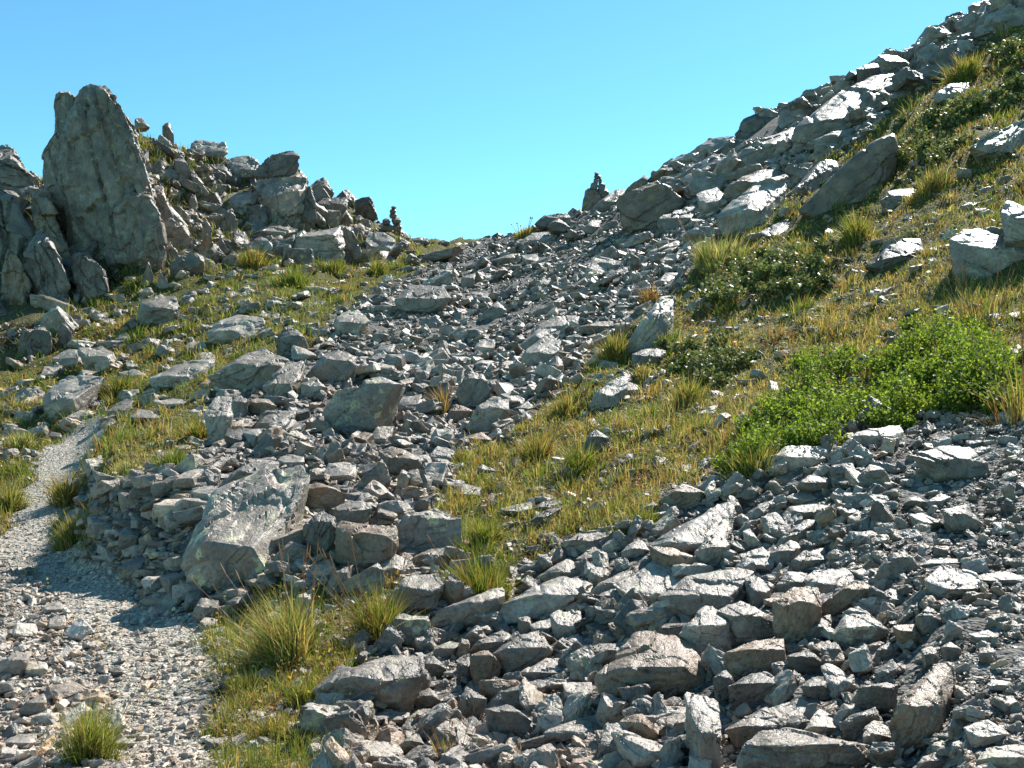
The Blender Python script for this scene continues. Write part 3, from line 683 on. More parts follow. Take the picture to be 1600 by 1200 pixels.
Z22;b;.88;/.6;969,314 983,299 1026,282 1045,294 1062,314 1062,325 1031,339 1020,365 986,365 972,348;huge brown boulder with a smooth dark face near the slender cairn;the huge brown boulder
Z23;g;.55;;1028,348 1037,336 1088,322 1088,345 1057,362 1034,362;
Z24;b;.8;;980,294 1006,274 1011,285 989,297;
Z25;b;.7;;1011,282 1031,263 1062,258 1068,268 1045,277;brown humped rock on the skyline above the huge brown boulder;
Z26;b;.85;;912,333 915,297 929,297 941,314 924,333;upright brown block directly under the slender cairn;the block under the cairn
Z27;g;.5;;929,325 960,299 983,297 966,314 960,325 935,333;
Z28;d;.7;;836,350 853,336 884,333 890,345 856,356;dark low rock on the skyline beside the golden grass;
Z29;d;.7;;856,353 873,342 890,356 878,362;
Z30;p;.45;;813,379 833,365 856,363 858,376 833,384;pale speckled boulder below the golden skyline grass;the speckled boulder
Z31;g;.6;;907,362 924,345 938,345 932,365 915,367;
Z32;g;.4;;810,546 844,509 878,495 907,498 890,509 850,526 816,549;long smooth slab slanting in the middle of the scree;the slanting scree slab
Z33;p;.5;;813,569 822,546 856,526 873,537 867,557 844,574;ribbed boulder just below the slanting scree slab;the ribbed boulder
Z34;g;.7;;745,501 776,472 790,486 779,503;
Z35;p;.5;;742,543 751,532 773,532 771,549 754,554;
Z36;l;.6;;1003,503 1031,467 1051,467 1048,486 1026,503 1000,540 975,548;lichen-green slab standing where scree meets turf;the lichen-green slab
Z37;d;.6;;989,554 1009,546 1037,549 1026,571 994,571;dark split block in turf next to the round dark shrub;
Z38;g;.7;;722,433 742,427 740,444 722,450;
Z39;p;.4;;799,458 822,452 830,461 807,467;
Z40;p;.4;;737,458 765,458 754,469 740,467;
Z41;p;.5;;816,399 839,396 841,410 822,416;
Z42;g;.6;;768,407 802,396 816,399 793,413;
Z43;g;.6;;853,478 878,464 881,469 861,486;
Z44;b;.6;;907,512 935,503 958,503 955,518 912,520;
Z45;g;.5;;1017,450 1040,427 1065,427 1048,438;
P1;g;.8;;714,609 731,584 753,584 766,609 744,637 722,631;rounded tooth-like grey stone standing in the scree;the rounded tooth stone
P2;g;.7;;728,666 744,634 769,620 795,625 794,641 759,656 747,678;wide rough boulder leaning below the rounded tooth stone;the wide rough boulder
P3;b;.6;;694,656 712,631 741,641 731,656 706,662;
P4;p;.4;;794,644 825,627 837,637 822,644;
P5;p;.5;;850,606 878,583 884,597 856,609;
P6;p;.5;;919,631 950,597 978,591 978,606 947,625 925,641;long block rising out of the turf above the lone dark rock;the long turf block
P7;d;.75;;914,691 931,672 950,684 956,703 931,709 916,703;lone dark rock in the middle of the grassy slope;the lone dark rock
P8;p;.5;;747,737 753,725 778,737 760,742;
P9;g;.4;;706,769 725,756 753,762 750,775 722,781;
P10;d;.5;;819,819 850,797 878,791 875,797 837,822 825,827;dark log-shaped stone lying in the lower turf;the log-shaped stone
P11;d;.5;;830,797 850,783 878,784 844,800;
P12;p;.35;;781,794 828,784 831,794 797,806;
P13;g;.5;;1084,656 1103,637 1131,631 1134,641 1100,659;
P14;g;.5;;970,619 981,597 997,603 994,616;
P16;g;.5;;662,719 684,697 709,706 700,725 672,731;
P17;r;.5;;725,684 753,675 769,687 744,697;pinkish red-topped stone at the edge of scree and turf;the red-topped stone
L1;p;.55;;36,1045 47,1034 72,1034 75,1047 60,1060 42,1052;whitish hexagonal stone in the loose rubble beside the path;the whitish hexagonal stone
L2;g;.6;;0,1040 25,1017 47,1022 32,1047 0,1057;
L3;g;.6;;25,1115 42,1097 67,1085 72,1112 45,1120;
L4;p;.4;;-10,1170 27,1147 57,1145 55,1160 25,1170;
L5;d;.5;;0,1187 45,1177 50,1185 0,1197;long thin dark stone in the lowest corner of the path rubble;
L6;p;.5;;80,1062 92,1057 100,1070 85,1077;
L7;p;.4;;65,947 92,940 105,950 77,960;
L8;p;.5;;177,1160 195,1152 212,1160 190,1172;pale stone touching the lone tuft on the path;the pale stone by the lone tuft
L9;g;.5;;250,1107 270,1100 275,1107 257,1112;small grey stone lying by itself in the middle of the path;
L11;d;.5;;170,1047 185,1042 200,1055 180,1057;
Q1;g;.5;;140,795 160,782 185,785 180,800 155,805;
Q2;g;.6;;185,770 200,762 220,780 215,795 197,800;
Q3;p;.3;;136,772 165,765 167,775 142,782;white flat stone crowning the corner of the path wall;the white wall-corner stone
Q4;p;.4;;145,755 162,750 172,762 150,765;
Q5;g;.5;;145,735 185,747 180,752 147,742;
Q6;g;.5;;100,807 120,792 134,802 127,817 107,820;stone nested in the green tuft at the path's bend;
Q7;b;.6;;270,837 312,812 325,820 307,835 275,842;brown slab slotted in the wall next to the huge lichen-mottled boulder;
Q8;b;.6;;270,847 300,837 317,842 295,857 270,860;
Q9;g;.7;;135,860 140,852 160,852 157,861;flat stone lying on the path at the foot of the wall;
Q10;g;.6;;205,807 225,805 235,820 215,832;
Q11;d;.6;;200,847 212,840 230,845 225,855;
Q12;g;.7;;255,877 275,865 292,875 290,892 265,892;
Q13;g;.4;;275,752 287,745 312,750 295,760;
Q14;g;.5;;220,775 242,767 250,780 237,787;
Q15;g;.5;;265,770 282,767 320,760 322,772 295,775;
Q16;g;.5;;305,712 332,697 335,710 310,717;
Q17;g;.5;;350,702 370,700 367,712 350,712;
"""
rocks = []
for ln in ROCKS.strip().split('\n'):
    i, tone, r, Y, pl, lab, short = [q.strip() for q in (ln + ';;').split(';')][:7]
    P = pts(pl); A = np.array(P)
    b = A[A[:, 1] > A[:, 1].max() - .12 * (A[:, 1].max() - A[:, 1].min())]
    yk = Y.split('/'); tk = float(yk[1]) if len(yk) > 1 else 1.3
    d = float(yk[0]) if yk[0] else hit(float(np.clip(b[:, 0].mean(), -80, 1690)), A[:, 1].max() - .06 * np.ptp(A[:, 1])) * (1 - .25 * np.ptp(A[:, 1]) / F) * (.972 if i in 'Z2a Z2b Z5 Z12 Z9 Z3 Z8 Z25 Z24 Z28 Z29'.split() else 1)
    x0, x1, y0, y1 = A[:, 0].min(), A[:, 0].max(), A[:, 1].min(), A[:, 1].max()
    rocks.append(dict(id=i, tone=tone, r=float(r), Y=d, tk=tk, P=P, A=A, lab=lab, short=short, w=x1 - x0, h=y1 - y0, c=((x0 + x1) / 2, (y0 + y1) / 2)))

def where_group(i):
    k = i[0]
    return {'S': 'rocks of the outcrop', 'T': 'rocks of the outcrop', 'U': 'rocks of the meadow and upper scree', 'V': 'rocks of the bank above the path', 'Q': 'stones of the path wall',
            'W': 'stones of the near rubble', 'X': 'stones of the near rubble', 'Y': 'stones of the near rubble', 'Z': 'rocks of the far slope', 'P': 'rocks of the scree edge', 'L': 'stones of the loose path rubble'}[k]

def describe(rk):
    el = rk['w'] / rk['h']; d, e = axes_of(rk['A'] * np.array([1, -1])); ang = math.degrees(math.atan2(d[1], d[0]))
    real = math.sqrt(rk['w'] * rk['h']) * rk['Y'] / F
    size = 'small' if real < .17 else ('' if real < .38 else 'large')
    tone = {'g': 'grey', 'd': 'dark', 'p': 'pale', 'b': 'brown', 'l': 'lichened', 'r': 'reddish'}[rk['tone']]
    shape = 'flat' if el > 2.3 else ('upright' if el < .8 else ('slanting' if e > 1.7 and 14 < abs(ang) < 76 else ('triangular' if len(rk['P']) == 3 else ('blocky' if len(rk['P']) >= 6 else 'angular'))))
    return [q for q in (size, tone, shape) if q]

LANDS = [r for r in rocks if r['short']] + [dict(short=s, c=c, id='*') for s, c in (('the spire', (170, 280)), ('the slender cairn', (934, 285)), ('the broad cairn', (612, 340)), ('the green bush', (1380, 600)), ('the dense green tuft', (750, 890)), ('the tall wheat-coloured tuft', (440, 970)), ('the round dark shrub', (1100, 550)))]
DIRS = ['to the right of', 'above and to the right of', 'above', 'above and to the left of', 'to the left of', 'below and to the left of', 'below', 'below and to the right of']
used_labels = set()
def auto_label(rk):
    near = sorted(LANDS, key=lambda l: math.hypot(l['c'][0] - rk['c'][0], l['c'][1] - rk['c'][1]))
    for l in near:
        dx, dy = rk['c'][0] - l['c'][0], -(rk['c'][1] - l['c'][1])
        q = DIRS[int(round(math.degrees(math.atan2(dy, dx)) / 45)) % 8]
        dist = math.hypot(dx, dy)
        t = ' '.join(describe(rk) + ['stone', 'just' if dist < 75 else '', q, l['short']]).replace('  ', ' ')
        if t not in used_labels and len(t.split()) <= 16 and (q, l['short']) not in used_labels:
            used_labels.add(t); used_labels.add((q, l['short'])); return t
for rk in rocks:
    if rk['lab']: used_labels.add(rk['lab'])

for n, rk in enumerate(rocks):
    real = math.sqrt(rk['w'] * rk['h']) * rk['Y'] / F
    lab = rk['lab'] or auto_label(rk)
    noun = 'boulder' if 'boulder' in lab else ('slab' if 'slab' in lab.split(' of ')[0].split(' beside ')[0].split(' under ')[0] and ' slab ' in ' ' + ' '.join(lab.split()[:5]) + ' ' else ('stone' if (' stone' in ' ' + ' '.join(lab.split()[:6])) else 'rock'))
    rock_object(noun, [(rk['P'], rk['r'], rk['Y'], None, rk['tk'], 1.12 if rk['id'][0] in 'WXYVZ' else 1.05)], rk['tone'], 100 + n, facets=1.8 if rk['id'][0] == 'S' else 1.0, px=2.6 if rk['id'][0] == 'S' else 4.0, k=1.0 if rk['id'][0] == 'S' else .8 if rk['id'][0] == 'T' else (.6 if rk['id'] == 'V1' else .55), label=lab, cat=noun, group=where_group(rk['id']))

# the spire: one rock made of several fused buttresses
SPIRE = [(pts("90,215 118,150 126,140 137,129 150,131 165,133 174,142 192,165 212,197 222,225 232,270 243,315 259,372 252,408 170,408 150,360 118,320 92,290"), .97, 25.3, 1.6, .5),
         (pts("86,146 94,141 110,141 119,155 124,190 112,245 84,225 85,170"), .95, 25.9, 1.0, .5),
         (pts("65,238 84,206 110,215 128,330 108,305 88,278 66,252"), .95, 25.7, 1.2, .5),
         (pts("160,345 196,300 236,300 259,372 254,410 168,414"), .95, 24.9, 1.0, .5),
         (pts("168,150 190,165 214,215 232,285 212,275 184,215"), .95, 25.15, .8, .5)]
TINT['s'] = (.78, .45, .6)
rock_object('rock_spire', SPIRE, 's', 900, k=.62, px=2.2, facets=3.0, label='tall pointed rock spire towering over the outcrop against the sky', cat='rock spire')

# cairns: loose stones piled by walkers, each stone a part of its cairn
def cairn(label, stones, seed):
    A = np.concatenate([np.array(s[0]) for s in stones]); u, v, Y = A[:, 0].mean(), A[:, 1].max(), stones[0][2]
    loc = np.array([(u - 800) / F * Y, Y, (600 - v) / F * Y])
    root = bpy.data.objects.new('cairn', None); COL.objects.link(root); root.location = loc
    root['label'] = label; root['category'] = 'cairn'; root['group'] = 'cairns on the saddle'
    for k, (P, r, y, tone) in enumerate(stones):
        rock_object('stone', [(P, r, y, None)], tone, seed + k, parent=root, ploc=loc, px=2.0)
def el(u, v, w, h, s=0):
    n = 7; return [(u + w / 2 * math.cos(a + s) * rng.uniform(.85, 1.12), v - h / 2 * math.sin(a + s) * rng.uniform(.85, 1.12)) for a in np.linspace(0, 2 * math.pi, n, endpoint=False)]
Yc = 35.0
cairn('broad cairn with a two-stone top on the crest of the outcrop', [(el(604, 356, 20, 11), .6, Yc, 'b'), (el(620, 355, 18, 12), .6, Yc, 'b'), (el(604, 346, 15, 11), .6, Yc + .05, 'd'), (el(619, 344, 17, 10), .6, Yc, 'b'),
      (el(614, 336, 14, 8), .6, Yc, 'b'), (el(614, 330, 11, 8), .7, Yc, 'd'), (el(615, 324, 9, 5), .6, Yc, 'd')], 700)
Yc = [q for q in rocks if q['id'] == 'Z26'][0]['Y'] + .25
cairn('slender cairn of thin dark stones balanced on the brown block', [(el(923, 299, 18, 14), .7, Yc, 'd'), (el(941, 301, 21, 17), .7, Yc, 'd'), (el(928, 290, 12, 13), .8, Yc, 'd'), (el(940, 291, 12, 13, .4), .8, Yc, 'd'),
      (el(931, 282, 8, 11), .8, Yc, 'd'), (el(937.5, 282.5, 7, 11), .8, Yc, 'd'), (el(934, 275.5, 13, 6), .6, Yc, 'd'), (el(932, 271, 8, 5), .6, Yc, 'd')], 740)

# ------------------------------------------------------------------ the ground itself
def ground():
    nearY = np.array([-9, -5, -2.5, -.8, .6, 1.4])
    yrow = np.concatenate([nearY, YG[::1]])
    ucol = np.concatenate([np.arange(-1600, -60, 20), np.arange(-60, 1660, 4.0), np.arange(1660, 3190, 20)])
    uu, yy = np.meshgrid(ucol, yrow, indexing='ij')
    xx = (uu - 800) / F * np.maximum(yy, Y0)
    z = H(xx.ravel(), yy.ravel())
    x, y = xx.ravel(), yy.ravel()
    u, v = sight(x, np.maximum(y, Y0), z)
    zn = zones(u, v, x, y)
    ys = np.maximum(y, .5)
    z = z + np.where((zn == 1) | (zn == 2), n2(x, y, 6, 31, 2) * .03, 0) + np.where(zn == 0, n2(x, y, 5, 33, 2) * .02, 0)
    nu, ny = uu.shape
    i, j = np.meshgrid(np.arange(nu - 1), np.arange(ny - 1), indexing='ij')
    a = (i * ny + j).ravel()
    Fq = np.stack([a, a + ny, a + ny + 1, a + 1], 1)
    grass_w = np.where((zn == 0), 1.0, np.where(zn == 4, .75, 0.0))
    grav_w = np.where(zn == 3, 1.0, np.where(zn == 5, .45, 0.0))
    cover = np.stack([grass_w, grav_w, np.zeros_like(x)], 1)
    me = mesh_np('ground', np.stack([x, y, z], 1), Fq.ravel(), 4, M_GROUND, {'cover': ('FLOAT_COLOR', cover)}, smooth=True)
    link('ground', me, kind='structure')
    # the trodden path: a sheet of gravel just above the ground
    m = (zn.reshape(nu, ny) == 3)
    q = (m[:-1, :-1] & m[1:, :-1] & m[:-1, 1:] & m[1:, 1:]).ravel() & (yrow[None, :-1] > 0).repeat(nu - 1, 0).ravel()
    Fp = Fq[q]
    idx, inv = np.unique(Fp.ravel(), return_inverse=True)
    me = mesh_np('footpath', np.stack([x, y, z + .006], 1)[idx], inv, 4, M_GROUND, {'cover': ('FLOAT_COLOR', np.tile([0, 1, 0], (len(idx), 1)))}, smooth=True)
    link('footpath', me, kind='structure')
ground()

# ------------------------------------------------------------------ scattered stones
def proto(seed, detail):
    r = np.random.default_rng(seed)
    c = np.array([[a, b, d] for a in (-1, 1) for b in (-1, 1) for d in (-1, 1)], float)
    c = c * r.uniform(.55, 1.0, c.shape)
    ex = r.normal(0, 1, (6 if detail else 3, 3)); ex /= np.abs(ex).max(1, keepdims=True); ex *= r.uniform(.8, 1.12, (len(ex), 1))
    P = np.concatenate([c, ex]); P[:, 1] *= r.uniform(.55, .95); P[:, 2] *= r.uniform(.24, .62)
    bm = hull_bm(P * .5)
    if detail:
        refine(bm, 1.0, .26 if detail == 1 else .12, .035)
        V, N, T = bm_arrays(bm)
        V = roughen(V, N, V, .8, seed, .8)
    else:
        bmesh.ops.triangulate(bm, faces=bm.faces[:]); bmesh.ops.recalc_face_normals(bm, faces=bm.faces[:])
        V, N, T = bm_arrays(bm)
    bm.free()
    return V, T
PR = {0: [proto(1000 + k, 0) for k in range(40)], 1: [proto(2000 + k, 1) for k in range(40)], 2: [proto(3000 + k, 2) for k in range(30)]}

def rot_mats(yaw, tx, ty):
    cz, sz, cx, sx, cy, sy = np.cos(yaw), np.sin(yaw), np.cos(tx), np.sin(tx), np.cos(ty), np.sin(ty)
    z0, o = np.zeros_like(yaw), np.ones_like(yaw)
    Rz = np.stack([np.stack([cz, -sz, z0], 1), np.stack([sz, cz, z0], 1), np.stack([z0, z0, o], 1)], 1)
    Rx = np.stack([np.stack([o, z0, z0], 1), np.stack([z0, cx, -sx], 1), np.stack([z0, sx, cx], 1)], 1)
    Ry = np.stack([np.stack([cy, z0, sy], 1), np.stack([z0, o, z0], 1), np.stack([-sy, z0, cy], 1)], 1)
    return Ry @ Rx @ Rz

FACTORS = dict(n=0)
def candidates(n, u0, u1, y0, y1, zone_set, seed, hidden=25):
    r = np.random.default_rng(seed)
    u = r.uniform(u0, u1, n); y = np.exp(r.uniform(math.log(y0), math.log(y1), n)); x = (u - 800) / F * y
    z = H(x, y); _, v = sight(x, y, z)
    i = np.clip(((u - U0) / DU).astype(int), 0, len(UG) - 1)
    j = np.clip(((np.log(y) - math.log(Y0)) / (math.log(Y1) - math.log(Y0)) * (NY - 1)).astype(int), 1, NY - 3)
    slope = np.abs(VT[i, np.maximum(j - 4, 0)] - VT[i, np.minimum(j + 4, NY - 1)]) / 8 * (NY - 1) / (math.log(Y1) - math.log(Y0))
    vis = v < VM[i, j] + hidden
    keep = vis & (r.uniform(0, 1, n) < np.clip(slope / 700, .12, 1)) & (v < 1850)
    u, v, x, y, z = u[keep], v[keep], x[keep], y[keep], z[keep]
    zn = zones(u + r.normal(0, 1, len(u)) * np.clip(60 / y, 3, 11), v + r.normal(0, 1, len(u)) * np.clip(40 / y, 2, 7), x, y)
    k = np.isin(zn, zone_set)
    return u[k], v[k], x[k], y[k], z[k], zn[k]

HP = [(r['A'], r['A'].min(0), r['A'].max(0)) for r in rocks]
def on_rock(u, v, m=0):
    c = np.zeros(u.shape, bool)
    for A, lo, hi in HP:
        w = (u > lo[0] - m) & (u < hi[0] + m) & (v > lo[1] - m) & (v < hi[1] + m)
        if w.any():
            s = np.where(w)[0]; c[s] |= inpoly(u[s], v[s], A)
    return c

WALL = pts("130,752 300,742 480,755 650,825 660,940 420,955 330,955 262,958 190,890 130,865")
def stones(name, sets, tint=(1, .2, .3), tvar=.28):
    """sets: (count, u range, y range, zones, size range in m, lod, tilt, lift, min size in px)"""
    VV, TT, GG, CC = [], [], [], []; nv = 0
    for si, (n, ur, yr, zs, sz, lod, tilt, lift, pxmin, pxmax) in enumerate(sets):
        u, v, x, y, z, zn = candidates(n, ur[0], ur[1], yr[0], yr[1], zs, hash((name, si)) % 1000 if False else 400 + si * 17 + len(name))
        r = np.random.default_rng(77 + si)
        m = len(u)
        s = sz[0] * (sz[1] / sz[0]) ** (r.uniform(0, 1, m) ** 1.7)
        if zs in ([1], [2]): s = s * np.exp(1.3 * n2(x, y, .42, 81, 3) + .5 * n2(x, y, 1.5, 82, 2))      # coarse runs and fine patches
        fine_ = np.where((u > 1390) & (zs == [2]), .55, 1)                                # finer chips on the uphill side
        s = np.clip(s * fine_, pxmin * fine_ * y / F, pxmax * fine_ * y / F)
        keep = ~(on_rock(u, v) & (r.uniform(0, 1, m) < .93))
        if pxmax > 15 and 4 not in zs:
            sp = s * F / y
            keep &= ~((on_rock(u, v - .38 * sp) | on_rock(u - .35 * sp, v - .2 * sp) | on_rock(u + .35 * sp, v - .2 * sp)) & (r.uniform(0, 1, m) < .85))
        if pxmax <= 15 and 2 in zs: keep &= ~(blocky(u, v) & (r.uniform(0, 1, m) < .75))
        u, v, x, y, z, s = [q[keep] for q in (u, v, x, y, z, s)]; m = len(u)
        wl = inpoly(u, v, WALL) & (y < 9.5); q_ = np.where(wl, .5, 1)                    # packed flat courses beside the path
        R = rot_mats(r.uniform(0, 6.283, m), (r.normal(0, tilt, m) - .05) * q_, r.normal(-.18, tilt, m) * q_)
        sc = s[:, None] * r.uniform(.8, 1.25, (m, 3)); sc[wl] *= np.array([1.2, 1.15, 1.12])
        pid = r.integers(0, len(PR[lod]), m)
        tb = np.clip(r.normal(1, tvar, m), .5, 1.7); tw = np.clip(r.normal(tint[1], .25, m), 0, 1); tl = np.clip(r.normal(tint[2], .3, m), 0, 1)
        tw = np.where(r.uniform(0, 1, m) < .1, r.uniform(.6, 1, m), tw)
        zz = z + s * (r.uniform(-.10, .16, m) + lift * r.uniform(0, 1, m) ** 2)
        go = r.uniform(-40, 40, (m, 3))
        for p, (PV, PT) in enumerate(PR[lod]):
            w = np.where(pid == p)[0]
            if not len(w): continue
            loc = PV[None] * sc[w][:, None, :]
            V = np.einsum('nij,nkj->nki', R[w], loc) + np.stack([x[w], y[w], zz[w]], 1)[:, None, :]
            VV.append(V.reshape(-1, 3)); GG.append((loc + go[w][:, None, :]).reshape(-1, 3))
            CC.append(np.repeat(np.stack([tb[w] * tint[0], tw[w], tl[w]], 1), len(PV), 0))
            TT.append((PT[None] + (nv + np.arange(len(w)) * len(PV))[:, None, None]).reshape(-1, 3)); nv += len(w) * len(PV)
    V = np.concatenate(VV); T = np.concatenate(TT)
    print(name, 'verts', len(V), 'tris', len(T))
    me = mesh_np(name, V, T.ravel(), 3, M_ROCK, {'grain': ('FLOAT_VECTOR', np.concatenate(GG)), 'tint': ('FLOAT_COLOR', np.concatenate(CC))})
    link(name, me, kind='stuff', label=None)

A_ = (-250, 1850)
stones('scree', [
    (5500, A_, (6, 22), [1], (.22, .55), 1, .38, .3, 14, 44),
    (1500, A_, (22, 60), [1], (.25, .55), 1, .38, .3, 12, 34),
    (2600, (1020, 1640), (24, 34), [1], (.45, 1.3), 2, .4, .15, 20, 70),
    (420, A_, (18, 42), [1], (.5, 1.3), 2, .3, .1, 22, 70),
    (24000, A_, (6, 60), [1], (.11, .28), 1, .45, .35, 8, 26),
    (30000, A_, (14, 60), [1], (.12, .34), 0, .45, .3, 7, 20),
    (70000, A_, (20, 60), [1], (.08, .22), 0, .5, .25, 4, 13),
    (80000, A_, (6, 60), [1], (.06, .16), 0, .5, .2, 4, 13)], (1.0, .18, .3))
stones('rubble', [
    (1100, (350, 2100), (1.7, 9), [2], (.07, .15), 2, .45, .3, 26, 62),
    (5200, (500, 1600), (1.8, 7.5), [2], (.08, .2), 2, .6, .35, 34, 74),
    (17000, (350, 2100), (1.7, 9), [2], (.035, .09), 1, .5, .3, 12, 34),
    (90000, (350, 2100), (1.7, 9), [2], (.014, .045), 0, .5, .25, 4.5, 15)], (1.0, .16, .12))
stones('path_rubble', [
    (2200, (-300, 400), (2.1, 10), [5], (.06, .15), 1, .4, .3, 16, 46),
    (18000, (-300, 420), (2.1, 10), [5], (.025, .07), 1, .45, .3, 8, 22),
    (45000, (-300, 420), (2.1, 16), [3], (.012, .04), 0, .4, .1, 3, 13),
    (22000, (-300, 420), (2.1, 10), [3], (.02, .075), 1, .35, .05, 6, 22),
    (40000, (-300, 420), (2.1, 10), [5], (.012, .035), 0, .45, .2, 3.5, 10)], (1.5, .18, .05))
stones('turf_stones', [
    (4500, A_, (3, 40), [0], (.12, .38), 1, .35, -.05, 8, 30),
    (1900, (-200, 660), (13, 40), [0], (.22, .6), 2, .3, -.1, 13, 42),
    (34000, A_, (3, 40), [0], (.03, .12), 0, .4, .0, 3.5, 11),
    ], (1.15, .18, .6))
stones('outcrop_rubble', [
    (3600, (-250, 660), (18, 40), [4], (.3, 1.1), 2, 1.1, .3, 14, 60),
    (5000, (-250, 660), (18, 40), [4], (.1, .4), 1, .9, .2, 6, 20)], (.8, .3, .5))

# ------------------------------------------------------------------ grass
GREEN, LIME, STRAW, RUST, OLIVE, PALE = (np.array(c) for c in ((.075, .135, .014), (.15, .20, .026), (.40, .30, .115), (.26, .115, .036), (.10, .105, .022), (.30, .32, .14)))
def palette(n, w, r, var=.2):
    cols = np.stack([GREEN, LIME, STRAW, RUST, OLIVE, PALE]); w = np.asarray(w, float)
    if w.ndim == 1: w = np.tile(w, (n, 1))
    cs = np.cumsum(w / w.sum(1, keepdims=True), 1); k = (r.uniform(0, 1, (n, 1)) > cs).sum(1).clip(0, 5)
    return cols[k] * np.clip(r.normal(1, var, (n, 1)), .5, 1.6)

def blades(base, length, width, lean, r, col, tipmix=.35):
    """base (n,3), lean (n,2) horizontal tip displacement as a share of length"""
    n = len(base)
    a = r.uniform(0, math.pi, n); side = np.stack([np.cos(a), np.sin(a) * .6, np.zeros(n)], 1) * width[:, None] / 2
    up = np.stack([lean[:, 0], lean[:, 1], np.sqrt(np.clip(1 - (lean ** 2).sum(1), .1, 1))], 1)
    mid = base + np.stack([lean[:, 0] * .28, lean[:, 1] * .28, up[:, 2] * .58], 1) * length[:, None]
    tip = base + up * length[:, None]
    V = np.stack([base - side, base + side, mid + side * .75, mid - side * .75, tip], 1)
    T = np.array([[0, 1, 2], [0, 2, 3], [3, 2, 4]])
    tipc = col * (1 - tipmix) + STRAW * tipmix
    C = np.stack([col, col, col * .6 + tipc * .4, col * .6 + tipc * .4, tipc], 1)
    return V.reshape(-1, 3), (T[None] + (np.arange(n) * 5)[:, None, None]).reshape(-1), C.reshape(-1, 3)

def turf():
    r = np.random.default_rng(5)
    parts = []
    for n, ur, yr, zs, lr in ((860000, (-250, 1850), (2.4, 42), [0], (.045, .15)), (110000, (-250, 680), (17, 42), [4], (.10, .28)), (60000, (100, 420), (2.4, 9), [3], (.02, .05))):
        u, v, x, y, z, zn = candidates(n, ur[0], ur[1], yr[0], yr[1], zs, 900 + n % 97, 30)
        cl = n2(x, y, 1.7, 61, 3); cl2 = n2(x, y, .45, 62, 3); cl3 = n2(x, y, 5.5, 63, 2)
        dens = np.clip(.72 + cl * 1.3 + cl3 * .9, .08, 1)
        if zs == [3]: dens = np.clip((cl3 * 1.5 + cl) * 1.8 - .05, 0, 1) * (y < 6.6) * np.clip((u - 170) / 60, .0, 1)
        dens = np.where((u < 700) & (y < 7) & (zs == [0]), np.clip(dens - .25 + cl3 * .9, .05, 1), dens)
        k = (r.uniform(0, 1, len(u)) < dens) & ~(on_rock(u, v) & (r.uniform(0, 1, len(u)) < .9))
        u, v, x, y, z, cl, cl2, cl3 = [q[k] for q in (u, v, x, y, z, cl, cl2, cl3)]
        m = len(u)
        left = (u < 700) & (y > 11)
        near = (y < 7) & (u < 700)
        w = np.stack([np.where(left, .6, .08) + np.clip(cl2, 0, 1) * 1.6, np.where(left, .38, .20) + np.clip(cl, 0, 1) * .3, np.where(left, .13, .46) + np.clip(-cl2, 0, 1) * 1.2,
                      np.where(left, .05, .16) + np.clip(-cl2 - cl * .4, 0, 1) * .6, np.full(m, .22), np.full(m, .06)], 1)
        col = palette(m, w, r)
        L = np.where(near, .6, np.where(left, 1, .78)) * r.uniform(lr[0], lr[1], m) * np.clip(1 + cl * 1.0 + cl3 * .9, .4, 2.1) * np.clip(.75 + y * .018, .8, 1.3)
        W = np.maximum(.0035, 1.35 * y / F) * r.uniform(.7, 1.4, m)
        ln = r.normal(0, .42, (m, 2)) + np.array([-.16, -.12])
        ln = ln / np.maximum(1, np.linalg.norm(ln, axis=1) / .9)[:, None]
        parts.append(blades(np.stack([x, y, z - .01], 1), L, W, ln, r, col, .3))
    u, v, x, y, z, zn = candidates(9000, -250, 1850, 2.6, 36, [0, 4], 977, 30)
    k = (n2(x, y, 1.4, 66, 3) + r.normal(0, .25, len(x)) > .0) & ~on_rock(u, v)
    u, v, x, y, z = [q[k] for q in (u, v, x, y, z)]; m = len(u); nb = 46
    print('clumps', m)
    left = (u < 700) & (y > 11)
    g = n2(x, y, .6, 67, 2) + r.normal(0, .25, m)
    w = np.stack([np.clip(.5 + g * 1.2 + left * .3, .03, 2), np.clip(.4 + g * .6, .05, 2), np.clip(.3 - g + (~left) * .1, .03, 2), np.clip(.12 - g * .7 - left * .05, .02, 2), np.full(m, .25), np.full(m, .08)], 1)
    rep_ = lambda q: np.repeat(q, nb, 0)
    cs_ = np.clip(r.uniform(.05, .16, m) * (.7 + y * .03), .06, .24)
    a = r.uniform(0, 6.283, m * nb); q = np.sqrt(r.uniform(0, 1, m * nb)); rr = rep_(cs_) * q
    bx, by = rep_(x) + rr * np.cos(a), rep_(y) + rr * np.sin(a)
    bz = H(bx, by)
    ln = np.stack([np.cos(a), np.sin(a)], 1) * q[:, None] * .55 + np.array([-.12, -.08]) + r.normal(0, .2, (m * nb, 2))
    ln = ln / np.maximum(1, np.linalg.norm(ln, axis=1) / .93)[:, None]
    parts.append(blades(np.stack([bx, by, bz - .01], 1), rep_(cs_ * r.uniform(.9, 1.9, m)) * r.uniform(.5, 1.1, m * nb), np.maximum(.003, 1.3 * by / F) * r.uniform(.7, 1.4, m * nb), ln, r, palette(m * nb, rep_(w), r), .25))
    V, T, C, nv = [], [], [], 0
    for a, b, c in parts: V.append(a); T.append(b + nv); C.append(c); nv += len(a)
    print('grass verts', nv)
    link('grass', mesh_np('grass', np.concatenate(V), np.concatenate(T), 3, M_GRASS, {'blade': ('FLOAT_COLOR', np.concatenate(C))}), kind='stuff')
turf()

